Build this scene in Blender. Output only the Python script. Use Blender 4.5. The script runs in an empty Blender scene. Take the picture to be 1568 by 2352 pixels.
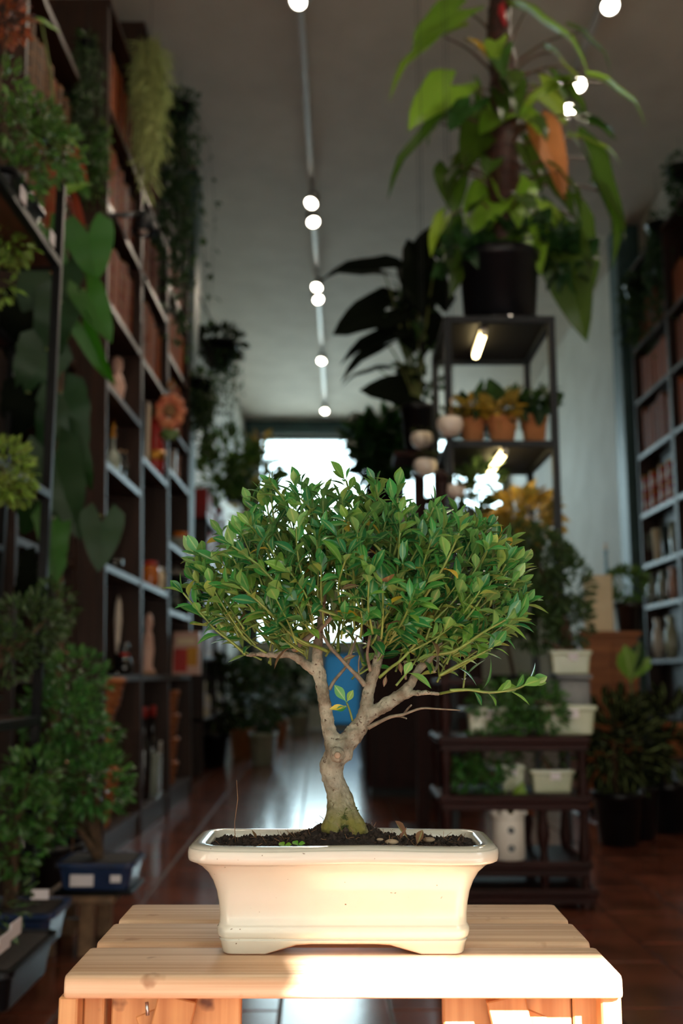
import bpy, math, random
from mathutils import Vector, Matrix, Euler, noise
R = random.Random(11)
SC = bpy.context.scene
COL = SC.collection
RAD = math.radians
# ------------------------------------------------------------------ camera
CAM_H = 0.80
PITCH = RAD(9.16)
F_PX = 2320.0
cd = bpy.data.cameras.new('camera')
cam = bpy.data.objects.new('camera', cd); COL.objects.link(cam)
cam.location = (0, 0, CAM_H); cam.rotation_euler = (math.pi/2 + PITCH, 0, 0)
cd.sensor_fit = 'VERTICAL'; cd.sensor_height = 22.3; cd.sensor_width = 14.87
cd.lens = 22.3 * F_PX / 2352.0
cd.clip_start = 0.02; cd.clip_end = 300
cd.dof.use_dof = True; cd.dof.focus_distance = 0.925; cd.dof.aperture_fstop = 3.1
SC.camera = cam
# ------------------------------------------------------------------ sky, sun, exposure
w = bpy.data.worlds.new('world'); SC.world = w; w.use_nodes = True
bg = w.node_tree.nodes['Background']
bg.inputs[0].default_value = (0.82, 0.93, 1.0, 1); bg.inputs[1].default_value = 10.5
SUN_AZ, SUN_EL = RAD(35), RAD(35)
sd = bpy.data.lights.new('sun', 'SUN'); sd.energy = 70; sd.angle = RAD(0.53); sd.color = (1, 0.95, 0.87)
sun = bpy.data.objects.new('sun', sd); COL.objects.link(sun)
sun_dir = Vector((-math.tan(SUN_AZ), 1, -math.tan(SUN_EL)/math.cos(SUN_AZ))).normalized()
sun.rotation_euler = sun_dir.to_track_quat('-Z', 'Y').to_euler(); sun.location = (4, -6, 6)
SC.view_settings.view_transform = 'Standard'; SC.view_settings.look = 'None'
SC.view_settings.exposure = 0.0; SC.view_settings.gamma = 1.0
SC.view_settings.use_curve_mapping = False
SC.cycles.use_denoising = True
SC.cycles.max_bounces = 8; SC.cycles.diffuse_bounces = 5; SC.cycles.glossy_bounces = 3
SC.cycles.transmission_bounces = 4; SC.cycles.transparent_max_bounces = 6
SC.cycles.caustics_reflective = False; SC.cycles.caustics_refractive = False
SC.cycles.sample_clamp_indirect = 6

# ------------------------------------------------------------------ helpers
CT, ST = math.cos(PITCH), math.sin(PITCH)
def P(px, py, d):
    """the point at depth d that the photograph shows at this pixel"""
    x = px - 784.0; y = 1176.0 - py
    dep = F_PX*CT - y*ST; up = F_PX*ST + y*CT
    return Vector((x/dep*d, d, CAM_H + up/dep*d))
def S(px, d):                      # metres of so many pixels at depth d
    return px/2290.0*d
def lin(c):
    return tuple(((v/255.0)/12.92 if v/255.0 <= 0.04045 else ((v/255.0+0.055)/1.055)**2.4) for v in c) + (1.0,)

def nodes_of(m):
    m.use_nodes = True
    return m.node_tree.nodes, m.node_tree.links
def mat(name, c1, c2=None, rough=0.6, scale=8.0, stretch=(1, 1, 1), bump=0.0, metal=0.0, coat=0.0, spec=0.5, detail=4.0, lo=0.35, hi=0.65, emit=None, es=0.0, rnd=0.0):
    m = bpy.data.materials.new(name)
    n, l = nodes_of(m); b = n['Principled BSDF']
    b.inputs['Roughness'].default_value = rough; b.inputs['Metallic'].default_value = metal
    b.inputs['Coat Weight'].default_value = coat; b.inputs['Coat Roughness'].default_value = 0.08
    b.inputs['Specular IOR Level'].default_value = spec
    c2 = c2 or tuple(v*0.85 for v in c1)
    tc = n.new('ShaderNodeTexCoord'); mp = n.new('ShaderNodeMapping'); mp.inputs['Scale'].default_value = stretch
    nz = n.new('ShaderNodeTexNoise'); nz.inputs['Scale'].default_value = scale; nz.inputs['Detail'].default_value = detail
    rp = n.new('ShaderNodeValToRGB'); rp.color_ramp.elements[0].position = lo; rp.color_ramp.elements[1].position = hi
    rp.color_ramp.elements[0].color = lin(c1); rp.color_ramp.elements[1].color = lin(c2)
    l.new(tc.outputs['Object'], mp.inputs['Vector']); l.new(mp.outputs[0], nz.inputs['Vector']); l.new(nz.outputs[0], rp.inputs[0])
    out = rp.outputs[0]
    if rnd:
        oi = n.new('ShaderNodeObjectInfo'); hs = n.new('ShaderNodeHueSaturation')
        mr = n.new('ShaderNodeMapRange'); mr.inputs['To Min'].default_value = 1-rnd; mr.inputs['To Max'].default_value = 1+rnd
        l.new(oi.outputs['Random'], mr.inputs[0]); l.new(mr.outputs[0], hs.inputs['Value']); l.new(out, hs.inputs['Color']); out = hs.outputs[0]
    l.new(out, b.inputs['Base Color'])
    if bump:
        bp = n.new('ShaderNodeBump'); bp.inputs['Strength'].default_value = bump; bp.inputs['Distance'].default_value = 0.01
        l.new(nz.outputs[0], bp.inputs['Height']); l.new(bp.outputs[0], b.inputs['Normal'])
    if emit:
        b.inputs['Emission Color'].default_value = lin(emit); b.inputs['Emission Strength'].default_value = es
    return m
def leaf_mat(name, c_top, c_under, rough=0.35, trans=0.25, var=0.25, scale=30, spots=None, rib=(168, 190, 120), spec=.45):
    """two-sided leaf: darker glossy upper face, paler underside, some light passes through"""
    m = bpy.data.materials.new(name); n, l = nodes_of(m); b = n['Principled BSDF']
    geo = n.new('ShaderNodeNewGeometry'); mx = n.new('ShaderNodeMix'); mx.data_type = 'RGBA'
    mx.inputs[6].default_value = lin(c_top); mx.inputs[7].default_value = lin(c_under)
    l.new(geo.outputs['Backfacing'], mx.inputs[0])
    hs = n.new('ShaderNodeHueSaturation'); mr = n.new('ShaderNodeMapRange')
    mr.inputs['To Min'].default_value = 1-var; mr.inputs['To Max'].default_value = 1+var
    l.new(geo.outputs['Random Per Island'], mr.inputs[0]); l.new(mr.outputs[0], hs.inputs['Value'])
    oi = n.new('ShaderNodeObjectInfo'); ad = n.new('ShaderNodeMapRange'); ad.inputs['To Min'].default_value = 0.487; ad.inputs['To Max'].default_value = 0.513
    l.new(oi.outputs['Random'], ad.inputs[0]); l.new(ad.outputs[0], hs.inputs['Hue'])
    l.new(mx.outputs[2], hs.inputs['Color'])
    col = hs.outputs[0]
    at = n.new('ShaderNodeAttribute'); at.attribute_name = 'rib'
    pw = n.new('ShaderNodeMath'); pw.operation = 'POWER'; pw.inputs[1].default_value = 9.0; l.new(at.outputs['Fac'], pw.inputs[0])
    sc_ = n.new('ShaderNodeMath'); sc_.operation = 'MULTIPLY'; sc_.inputs[1].default_value = .7; l.new(pw.outputs[0], sc_.inputs[0])
    mr_ = n.new('ShaderNodeMix'); mr_.data_type = 'RGBA'; mr_.inputs[7].default_value = lin(rib); l.new(sc_.outputs[0], mr_.inputs[0]); l.new(col, mr_.inputs[6]); col = mr_.outputs[2]
    if spots:
        tc = n.new('ShaderNodeTexCoord'); nz = n.new('ShaderNodeTexNoise'); nz.inputs['Scale'].default_value = scale
        rp = n.new('ShaderNodeValToRGB'); rp.color_ramp.elements[0].position = 0.56; rp.color_ramp.elements[1].position = 0.68
        l.new(tc.outputs['Object'], nz.inputs['Vector']); l.new(nz.outputs[0], rp.inputs[0])
        m2 = n.new('ShaderNodeMix'); m2.data_type = 'RGBA'; m2.inputs[7].default_value = lin(spots)
        l.new(rp.outputs[0], m2.inputs[0]); l.new(col, m2.inputs[6]); col = m2.outputs[2]
    l.new(col, b.inputs['Base Color'])
    b.inputs['Roughness'].default_value = rough; b.inputs['Specular IOR Level'].default_value = spec
    tr = n.new('ShaderNodeBsdfTranslucent'); l.new(col, tr.inputs['Color'])
    ms = n.new('ShaderNodeMixShader'); ms.inputs[0].default_value = trans
    l.new(b.outputs[0], ms.inputs[1]); l.new(tr.outputs[0], ms.inputs[2])
    l.new(ms.outputs[0], n['Material Output'].inputs['Surface'])
    return m
def wood_mat(name, c1, c2, axis='x', rough=0.55, scale=3.0, bump=0.08, knots=None, rnd=0.08, spec=0.35, stf=14):
    st = {'x': (1, stf, stf), 'y': (stf, 1, stf), 'z': (stf, stf, 1)}[axis]
    m = mat(name, c1, c2, rough, scale, st, bump, detail=6, rnd=rnd, spec=spec)
    if knots:
        n, l = nodes_of(m); b = n['Principled BSDF']
        src = b.inputs['Base Color'].links[0].from_socket
        tc = n.new('ShaderNodeTexCoord'); v = n.new('ShaderNodeTexNoise'); v.inputs['Scale'].default_value = 26; v.inputs['Detail'].default_value = 3
        rp = n.new('ShaderNodeValToRGB'); rp.color_ramp.elements[0].position = 0.66; rp.color_ramp.elements[1].position = 0.74
        l.new(tc.outputs['Object'], v.inputs['Vector']); l.new(v.outputs[0], rp.inputs[0])
        mx = n.new('ShaderNodeMix'); mx.data_type = 'RGBA'; mx.inputs[7].default_value = lin(knots)
        l.new(rp.outputs[0], mx.inputs[0]); l.new(src, mx.inputs[6]); l.new(mx.outputs[2], b.inputs['Base Color'])
    return m
def glass_mat(name, c=(235, 245, 245), rough=0.03):
    m = bpy.data.materials.new(name); n, l = nodes_of(m)
    gl = n.new('ShaderNodeBsdfGlossy'); gl.inputs['Roughness'].default_value = rough
    tr = n.new('ShaderNodeBsdfTransparent'); tr.inputs['Color'].default_value = lin(c)
    fr = n.new('ShaderNodeFresnel'); fr.inputs['IOR'].default_value = 1.45
    ms = n.new('ShaderNodeMixShader'); l.new(fr.outputs[0], ms.inputs[0]); l.new(tr.outputs[0], ms.inputs[1]); l.new(gl.outputs[0], ms.inputs[2])
    l.new(ms.outputs[0], n['Material Output'].inputs['Surface'])
    return m

ORI = {}
def origin(o):
    return ORI.get(o.name, Vector((0, 0, 0))) if o else Vector((0, 0, 0))
def thing(name, label, cat, loc=(0, 0, 0), group=None):
    o = bpy.data.objects.new(name, None); COL.objects.link(o); o.location = loc
    o.empty_display_size = 0.05
    o['label'] = label; o['category'] = cat
    if group: o['group'] = group
    ORI[o.name] = Vector(loc)
    return o
def tag(o, label, cat=None, group=None):
    o['label'] = label
    if cat: o['category'] = cat
    if group: o['group'] = group
    return o
def structure(o, label=None):
    o['kind'] = 'structure'
    if label: o['label'] = label
    return o
def link_part(name, me, parent, mtx):
    """an object that shares mesh data; mtx is its world matrix"""
    o = bpy.data.objects.new(name, me); COL.objects.link(o); o.parent = parent
    m = mtx.copy(); m.translation = m.translation - origin(parent)
    o.matrix_basis = m
    ORI[o.name] = mtx.translation.copy()
    return o
class MB:
    def __init__(s): s.v = []; s.f = []; s.sm = []; s.rib = {}
    def add(s, vs, fs, smooth=False):
        k = len(s.v); s.v.extend([Vector(v) for v in vs]); s.f.extend([tuple(i+k for i in f) for f in fs]); s.sm.extend([smooth]*len(fs)); return s
    def box(s, lo, hi, bev=0.0, mtx=None):
        lo, hi = Vector(lo), Vector(hi)
        lo, hi = Vector(map(min, lo, hi)), Vector(map(max, lo, hi))
        b = min(bev, min(hi-lo)*0.45)
        if b <= 0:
            vs = [Vector((x, y, z)) for x in (lo.x, hi.x) for y in (lo.y, hi.y) for z in (lo.z, hi.z)]
            fs = [(0, 1, 3, 2), (4, 6, 7, 5), (0, 4, 5, 1), (2, 3, 7, 6), (0, 2, 6, 4), (1, 5, 7, 3)]
        else:
            vs = []; idx = {}
            for i in (0, 1):
                for j in (0, 1):
                    for k in (0, 1):
                        c = (lo.x if i == 0 else hi.x, lo.y if j == 0 else hi.y, lo.z if k == 0 else hi.z)
                        sg = (1 if i == 0 else -1, 1 if j == 0 else -1, 1 if k == 0 else -1)
                        for a in range(3):
                            p = [c[q] + (0 if q == a else sg[q]*b) for q in range(3)]
                            idx[(i, j, k, a)] = len(vs); vs.append(Vector(p))
            fs = []
            for a in range(3):
                q, r = [t for t in range(3) if t != a]
                for side in (0, 1):
                    f = []
                    for (u, v) in ((0, 0), (1, 0), (1, 1), (0, 1)):
                        key = [0, 0, 0]; key[a] = side; key[q] = u; key[r] = v; f.append(idx[(*key, a)])
                    fs.append(tuple(f))
                for u in (0, 1):
                    for v in (0, 1):
                        k0 = [0, 0, 0]; k0[q] = u; k0[r] = v; k1 = list(k0); k1[a] = 1
                        fs.append((idx[(*k0, q)], idx[(*k1, q)], idx[(*k1, r)], idx[(*k0, r)]))
            for i in (0, 1):
                for j in (0, 1):
                    for k in (0, 1): fs.append((idx[(i, j, k, 0)], idx[(i, j, k, 1)], idx[(i, j, k, 2)]))
        if mtx is not None: vs = [mtx @ v for v in vs]
        return s.add(vs, fs)
    def bar(s, a, b, w=0.02, t=None, bev=0.0, up=Vector((0, 0, 1))):
        a, b = Vector(a), Vector(b); t = t or w
        z = (b-a); L = z.length; z.normalize()
        if abs(z.dot(up)) > 0.99: up = Vector((0, 1, 0))
        x = up.cross(z).normalized(); y = z.cross(x)
        m = Matrix((x, y, z)).transposed().to_4x4(); m.translation = a
        return s.box((-w/2, -t/2, 0), (w/2, t/2, L), bev, m)
    def tube(s, pts, rad, n=8, cap=True, wob=0.0, seed=0):
        pts = [Vector(p) for p in pts]; k0 = len(s.v); N = len(pts)
        if not isinstance(rad, (list, tuple)): rad = [rad]*N
        prev = None
        for i, p in enumerate(pts):
            t = (pts[min(i+1, N-1)] - pts[max(i-1, 0)]).normalized()
            if prev is None:
                u = t.orthogonal().normalized()
            else:
                u = (prev - t*prev.dot(t)).normalized()
            prev = u; v = t.cross(u)
            for j in range(n):
                a = 2*math.pi*j/n; r = rad[i]
                d = (u*math.cos(a)+v*math.sin(a))
                if wob: r *= 1 + wob*(noise.noise(p*90 + d*1.3 + Vector((seed, 0, 0))))
                s.v.append(p + d*r)
        for i in range(N-1):
            for j in range(n):
                a = k0+i*n+j; b = k0+i*n+(j+1) % n
                s.f.append((a, b, b+n, a+n)); s.sm.append(True)
        if cap:
            s.f.append(tuple(k0+j for j in range(n))[::-1]); s.sm.append(False)
            s.f.append(tuple(k0+(N-1)*n+j for j in range(n))); s.sm.append(False)
        return s
    def lathe(s, prof, n=20, c=(0, 0, 0), sx=1, sy=1, smooth=True, cap=True):
        c = Vector(c); k0 = len(s.v)
        for (r, z) in prof:
            for j in range(n):
                a = 2*math.pi*j/n; s.v.append(c + Vector((r*sx*math.cos(a), r*sy*math.sin(a), z)))
        for i in range(len(prof)-1):
            for j in range(n):
                a = k0+i*n+j; b = k0+i*n+(j+1) % n
                s.f.append((a, b, b+n, a+n)); s.sm.append(smooth)
        if cap:
            s.f.append(tuple(k0+j for j in range(n))[::-1]); s.sm.append(False)
            s.f.append(tuple(k0+(len(prof)-1)*n+j for j in range(n))); s.sm.append(False)
        return s
    def ball(s, c, r, n=10, m=7, sc=(1, 1, 1), jit=0.0):
        c = Vector(c); pr = [(math.sin(math.pi*i/m)*r, -math.cos(math.pi*i/m)*r) for i in range(m+1)]
        pr[0] = (r*0.02, -r); pr[-1] = (r*0.02, r); k = len(s.v)
        s.lathe([(a, b*sc[2]) for a, b in pr], n, c, sc[0], sc[1])
        if jit:
            for i in range(k, len(s.v)):
                s.v[i] = c + (s.v[i]-c)*(1+jit*noise.noise(s.v[i]*60))
        return s
    def place(s, tpl, m):
        k = len(s.v)
        for i, t in enumerate(tpl[2] if len(tpl) > 2 else ()):
            if t: s.rib[k+i] = t
        return s.add([m @ v for v in tpl[0]], tpl[1], True)
    def mesh(s, name, m, off=Vector((0, 0, 0))):
        me = bpy.data.meshes.new(name); me.from_pydata([v-off for v in s.v], [], s.f)
        me.polygons.foreach_set('use_smooth', s.sm)
        if m: me.materials.append(m)
        if s.rib:
            at = me.attributes.new('rib', 'FLOAT', 'POINT')
            at.data.foreach_set('value', [s.rib.get(i, 0.0) for i in range(len(s.v))])
        me.update(); return me
    def build(s, name, m, parent=None, fix=False):
        """vertices are in world space; a top-level mesh gets its origin at its own base"""
        if parent: off = origin(parent)
        else:
            xs = [v.x for v in s.v]; ys = [v.y for v in s.v]; zs = [v.z for v in s.v]
            off = Vector(((min(xs)+max(xs))/2, (min(ys)+max(ys))/2, min(zs)))
        me = s.mesh(name, m, off)
        if fix:
            import bmesh
            b = bmesh.new(); b.from_mesh(me); bmesh.ops.recalc_face_normals(b, faces=b.faces); b.to_mesh(me); b.free()
        o = bpy.data.objects.new(name, me); COL.objects.link(o)
        if parent: o.parent = parent
        else: o.location = off
        ORI[o.name] = off.copy()
        return o
def box_part(name, lo, hi, m, parent=None, bev=0.0):
    return MB().box(lo, hi, bev).build(name, m, parent, True)

# leaf templates: length 1 along +Y, blade in XY, upper face +Z
def leaf_tpl(width=0.45, fold=0.25, curve=0.25, seg=6, wide_at=0.55, stalk=0.12, tip=1.0):
    vs = []; fs = []
    for i in range(seg+1):
        t = i/seg
        e = math.sin(math.pi*min(1, max(0, t))**(math.log(0.5)/math.log(wide_at)))**(1.0 if t > wide_at else .95) if 0 < t < 1 else 0.0
        wd = width/2*max(e, 0.03)
        y = stalk + (1-stalk)*t; z = -curve*y*y
        vs += [Vector((-wd, y, z + fold*wd)), Vector((0, y, z)), Vector((wd, y, z + fold*wd))]
    for i in range(seg):
        a = i*3; fs += [(a, a+1, a+4, a+3), (a+1, a+2, a+5, a+4)]
    k = len(vs); vs += [Vector((-0.018, 0, 0)), Vector((0.018, 0, 0)), Vector((0.018, stalk+.02, -curve*stalk*stalk)), Vector((-0.018, stalk+.02, -curve*stalk*stalk))]
    fs.append((k, k+1, k+2, k+3))
    return vs, fs, [1.0 if i % 3 == 1 and i < k else 0.0 for i in range(len(vs))]
def heart_tpl(width=0.75, fold=0.2, curve=0.3, lobes=0.28, seg=8, cuts=0.0, seed=0, wave=0.03):
    """arrow- or heart-shaped blade with two back lobes; cuts > 0 splits the margin"""
    rr = random.Random(seed); vs = []; fs = []
    ts = [-lobes + (1+lobes)*i/seg for i in range(seg+1)]
    for t in ts:
        if t < 0:
            q = (t+lobes)/lobes; wo = width/2*(0.35+0.65*math.sin(q*math.pi/2)); wi = 0.02 + width*0.20*(1-q)**0.7
            wo = max(wo, wi+0.02)
        else:
            wo = width/2*max(0.0, (1-t**1.6))**0.75 + 0.004; wi = 0.0
        if cuts and t > 0: wo *= 1 - cuts*rr.random()
        z = -curve*t*abs(t) + wave*math.sin(t*9+seed)
        vs += [Vector((-wo, t, z+fold*wo-0.5*fold*wo*wo/width)), Vector((-(wo+wi)/2, t, z+fold*0.5*wo)), Vector((-wi, t, z)), Vector((wi, t, z)), Vector(((wo+wi)/2, t, z+fold*0.5*wo)), Vector((wo, t, z+fold*wo-0.5*fold*wo*wo/width))]
    for i in range(seg):
        for j in (0, 1, 3, 4):
            a = i*6+j; fs.append((a, a+1, a+7, a+6))
    return vs, fs
def frame(pos, fwd, up, size, roll=0.0):
    y = Vector(fwd).normalized(); up = Vector(up)
    x = y.cross(up)
    if x.length < 1e-4: x = y.orthogonal()
    x.normalize(); z = x.cross(y)
    m = Matrix((x, y, z)).transposed().to_4x4()
    if roll: m = m @ Matrix.Rotation(roll, 4, 'Y')
    m = m @ Matrix.Scale(size, 4); m.translation = Vector(pos)
    return m
def rv(a=1.0):
    while True:
        v = Vector((R.uniform(-1, 1), R.uniform(-1, 1), R.uniform(-1, 1)))
        if 0.01 < v.length <= 1: return v*a
def catmull(pts, rad, sub=4):
    pts = [Vector(p) for p in pts]; op = []; orr = []
    for i in range(len(pts)-1):
        p0, p1, p2, p3 = pts[max(i-1, 0)], pts[i], pts[i+1], pts[min(i+2, len(pts)-1)]
        for k in range(sub):
            t = k/sub
            op.append(0.5*((2*p1)+(p2-p0)*t+(2*p0-5*p1+4*p2-p3)*t*t+(3*p1-p0-3*p2+p3)*t**3)); orr.append(rad[i]*(1-t)+rad[i+1]*t)
    op.append(pts[-1]); orr.append(rad[-1])
    return op, orr
# ------------------------------------------------------------------ materials
M = {}
M['ceiling'] = mat('ceiling_paint', (200, 189, 174), (190, 179, 164), 0.75, 3)
M['wall'] = mat('wall_paint', (205, 200, 188), (192, 186, 172), 0.7, 2.5)
M['teal'] = mat('teal_paint', (62, 92, 92), (50, 78, 80), 0.5, 4)
M['joint'] = mat('floor_joint', (84, 70, 60), (66, 54, 46), 0.7, 20)
M['tile'] = mat('terracotta_tile', (112, 62, 45), (78, 44, 34), 0.16, 5, bump=0.04, rnd=0.16, spec=0.7)
M['brown'] = wood_mat('dark_brown_wood', (54, 34, 25), (36, 23, 18), 'z', 0.5, 2.0)
M['brown_y'] = wood_mat('dark_brown_board', (60, 40, 30), (42, 27, 21), 'y', 0.40, 2.0)
M['black'] = mat('black_metal', (17, 18, 20), (13, 14, 15), 0.45, 9, spec=.18)
M['dark_metal'] = mat('grey_black_metal', (34, 39, 43), (28, 32, 36), 0.45, 9, spec=.25)
M['white'] = mat('white_paint', (225, 222, 216), (212, 208, 200), 0.5, 6)
M['glass'] = glass_mat('window_glass')
M['pave'] = mat('street_paving', (150, 146, 140), (128, 124, 118), 0.85, 3)
M['facade'] = mat('street_facade', (178, 168, 152), (160, 150, 136), 0.85, 2)
M['sun_screen'] = mat('sun_screen_cloth', (96, 110, 100), (84, 98, 90), 0.8, 6)
M['grey'] = mat('grey_plastic', (150, 150, 150), (138, 138, 138), 0.4, 8)

# ------------------------------------------------------------------ room shell
XL, XR, YB, YF, ZC = -1.50, 2.60, 15.4, -1.20, 4.70
T = 0.16
# floor: bed of joint mortar with terracotta tiles laid on it, turned a little against the walls
fl = structure(box_part('floor', (XL-.2, YF-.2, -0.12), (XR+.2, YB+.2, -0.008), M['joint']), 'terracotta tiled shop floor')
TW, TL = 0.267, 0.400
tyaw = RAD(1.3)
tm = MB().box((-TW/2+.004, -TL/2+.004, -0.010), (TW/2-.004, TL/2-.004, 0.0), 0.0025).mesh('floor_tile', M['tile'])
spots = []
for i in range(-8, 16):
    for j in range(-4, 42):
        x = -0.015 + (i)*TW; y = 1.0 + j*TL + (TL/2 if i % 2 else 0)
        X = x*math.cos(tyaw) - (y-2.6)*math.sin(tyaw); Y = 2.6 + x*math.sin(tyaw) + (y-2.6)*math.cos(tyaw)
        if XL+.02 < X-TW*.3 and X+TW*.3 < XR-.02 and YF < Y-TL*.3 and Y+TL*.3 < YB:
            # how large and how open to view the tile lies in the picture
            seen = Y > 2.2 and abs(X) < 0.36*Y
            hid = X < -1.05 or (0.35 < X < 0.95 and 3.5 < Y < 9) or (X > 2.4)
            spots.append((0 if seen and not hid else 1, Y, X))
spots.sort()
rest = MB()
for k, (s_, Y, X) in enumerate(spots):
    m = Matrix.Rotation(tyaw, 4, 'Z'); m.translation = (X, Y, R.uniform(-.0008, .0008))
    if k < 300: link_part('tile', tm, fl, m)
    else: rest.box((-TW/2+.004, -TL/2+.004, -0.010), (TW/2-.004, TL/2-.004, 0.0), 0, m)
o = rest.build('tile_field', M['tile'], fl, True); o['kind'] = 'stuff'

structure(box_part('ceiling', (XL-T, YF-T, ZC), (XR+T, YB+T, ZC+.15), M['ceiling']), 'plain pale ceiling')
structure(box_part('wall_left', (XL-T, YF-T, 0), (XL, YB+T, ZC), M['wall']), 'white plaster side wall behind the dark bookcases')
structure(box_part('wall_right', (XR, YF-T, 0), (XR+T, YB+T, ZC), M['wall']), 'white plaster side wall beyond the metal rack')
# back wall with two openings
def wall_open(name, y0, y1, x0, x1, z1, holes, m):
    b = MB(); xs = sorted({x0, x1, *[h[0] for h in holes], *[h[1] for h in holes]})
    for a, c in zip(xs, xs[1:]):
        hs = [h for h in holes if h[0] <= a+1e-6 and h[1] >= c-1e-6]
        z = 0
        for h in sorted(hs, key=lambda h: h[2]):
            if h[2] > z: b.box((a, y0, z), (c, y1, h[2]))
            z = h[3]
        if z < z1: b.box((a, y0, z), (c, y1, z1))
    return structure(b.build(name, m, None, True))
p1, p2 = P(593, 1003, YB), P(868, 1478, YB)
W1 = (p1.x, p2.x, p2.z, p1.z)
p3, p4 = P(922, 1003, YB), P(1160, 1176, YB)
W2 = (p3.x, p4.x, p4.z, p3.z)
p5, p6 = P(742, 1498, YB), P(832, 1690, YB)
W3 = (p5.x, p6.x, .03, p5.z)
o = wall_open('wall_back', YB, YB+T, XL, XR, ZC, [W1, W2, W3], M['wall']); o['label'] = 'far end wall around the bright windows'
def window(name, h, y, nx, nz, label):
    x0, x1, z0, z1 = h
    root = bpy.data.objects.new(name, None); COL.objects.link(root); root.location = ((x0+x1)/2, y, z0); ORI[root.name] = Vector(root.location)
    structure(root, label)
    f = MB(); t = .05
    f.box((x0, y-.02, z0), (x0+t, y+.10, z1)); f.box((x1-t, y-.02, z0), (x1, y+.10, z1)); f.box((x0+t, y-.02, z0), (x1-t, y+.10, z0+t)); f.box((x0+t, y-.02, z1-t), (x1-t, y+.10, z1))
    f.build('frame', M['teal'], root, True)
    for i in range(1, nx):
        x = x0+(x1-x0)*i/nx; MB().box((x-.015, y+.0, z0+t), (x+.015, y+.08, z1-t)).build('mullion', M['white'], root, True)
    for i in range(nx):
        a = x0+t+(x1-x0-2*t)*i/nx; b = x0+t+(x1-x0-2*t)*(i+1)/nx
        MB().box((a, y+.035, z0+t), (b, y+.041, z1-t)).build('pane', M['glass'], root, True)
    return root
window('window_1', W1, YB+.02, 1, 1, 'large bright window in the far end wall')
window('window_2', W2, YB+.02, 2, 1, 'bright window in the far end wall behind the rack')
m_ = bpy.data.materials.new('blue_translucent'); n, l = nodes_of(m_)
tr = n.new('ShaderNodeBsdfTranslucent'); tr.inputs['Color'].default_value = (.05, .11, .15, 1); l.new(tr.outputs[0], n['Material Output'].inputs['Surface']); M['bluefilm'] = m_  # panel made translucent so daylight from outside keeps its blue bright
rt = bpy.data.objects.new('door_1', None); COL.objects.link(rt); rt.location = ((W3[0]+W3[1])/2, YB, .03); ORI['door_1'] = Vector(rt.location); structure(rt, 'blue panel below the far window, made translucent so daylight brightens it')
f = MB()
for a, b_ in (((W3[0], YB+.01, .03), (W3[0]+.03, YB+.08, W3[3])), ((W3[1]-.03, YB+.01, .03), (W3[1], YB+.08, W3[3])), ((W3[0]+.03, YB+.01, .03), (W3[1]-.03, YB+.08, .08)), ((W3[0]+.03, YB+.01, W3[3]-.03), (W3[1]-.03, YB+.08, W3[3]))): f.box(a, b_)
f.build('frame', M['teal'], rt, True); MB().box((W3[0]+.03, YB+.04, .08), (W3[1]-.03, YB+.046, W3[3]-.03)).build('pane', M['bluefilm'], rt, True)
# teal beam over the far windows and teal corner posts
za, zb = P(780, 972, YB).z, P(780, 1002, YB).z
structure(box_part('trim_1', (XL, YB-.14, zb+.01), (XR, YB, ZC), M['teal']), 'dark teal beam above the far windows')
structure(box_part('trim_2', (XL, YB-.10, 0), (W1[0]-.02, YB, zb+.01), M['teal']), 'teal corner post left of the far window')
pl = P(432, 640, 7.75).x
structure(box_part('trim_3', (XL, 7.35, 0), (pl+.115, 7.62, ZC), M['teal'], None, .01), 'dark teal pilaster past the end of the left bookcases')
structure(box_part('trim_4', (2.40, 8.34, 0), (XR, 8.62, ZC), M['teal'], None, .01), 'pale teal pilaster past the end of the right bookcase')
# shopfront behind the camera: a wide open front under a header
structure(MB().box((XL, YF-T, 2.50), (XR, YF, ZC)).box((XL, YF-T, 0), (XL+.16, YF, 2.50)).box((XR-.16, YF-T, 0), (XR, YF, 2.50)).build('wall_front', M['wall'], None, True), 'shopfront header and piers')
# street outside, both ends
structure(MB().box((-16, -12.5, 0), (16, -12, 8.5)).build('facade', M['facade'], None, True), 'plain unseen house front added across the street to dim the daylight')  # added out of view, tall enough to hold back sky light
structure(MB().box((-14, -16, -.14), (14, YF-.2, -.02)).build('street', M['pave'], None, True), 'paved street before the open shopfront')
M['yard'] = mat('pale_yard_paving', (232, 230, 224), (222, 218, 210), .85, 3)  # unseen ground made pale to bounce daylight in at the far windows
structure(MB().box((-14, YB+.2, -.14), (14, YB+14, -.02)).build('yard', M['yard'], None, True), 'paved yard behind the far window')
aw = MB(); XA = 1.90  # unseen cover, its free end placed to bound the sun patch
a0, a1 = Vector((-3.2, -1.38, 3.1)), Vector((-3.2, -2.75, 2.62))
v = [(-3.2, -1.38, 3.10), (XA, -1.38, 3.10), (XA, -2.75, 2.62), (-3.2, -2.75, 2.62)]
v += [(x, y, z-.02) for x, y, z in v]
aw.add(v, [(0, 1, 2, 3), (7, 6, 5, 4), (0, 4, 5, 1), (1, 5, 6, 2), (2, 6, 7, 3), (3, 7, 4, 0)])
structure(aw.build('sun_screen', M['sun_screen'], None, True), 'cloth awning added out of view over the shopfront to shape the sun patch')

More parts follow.
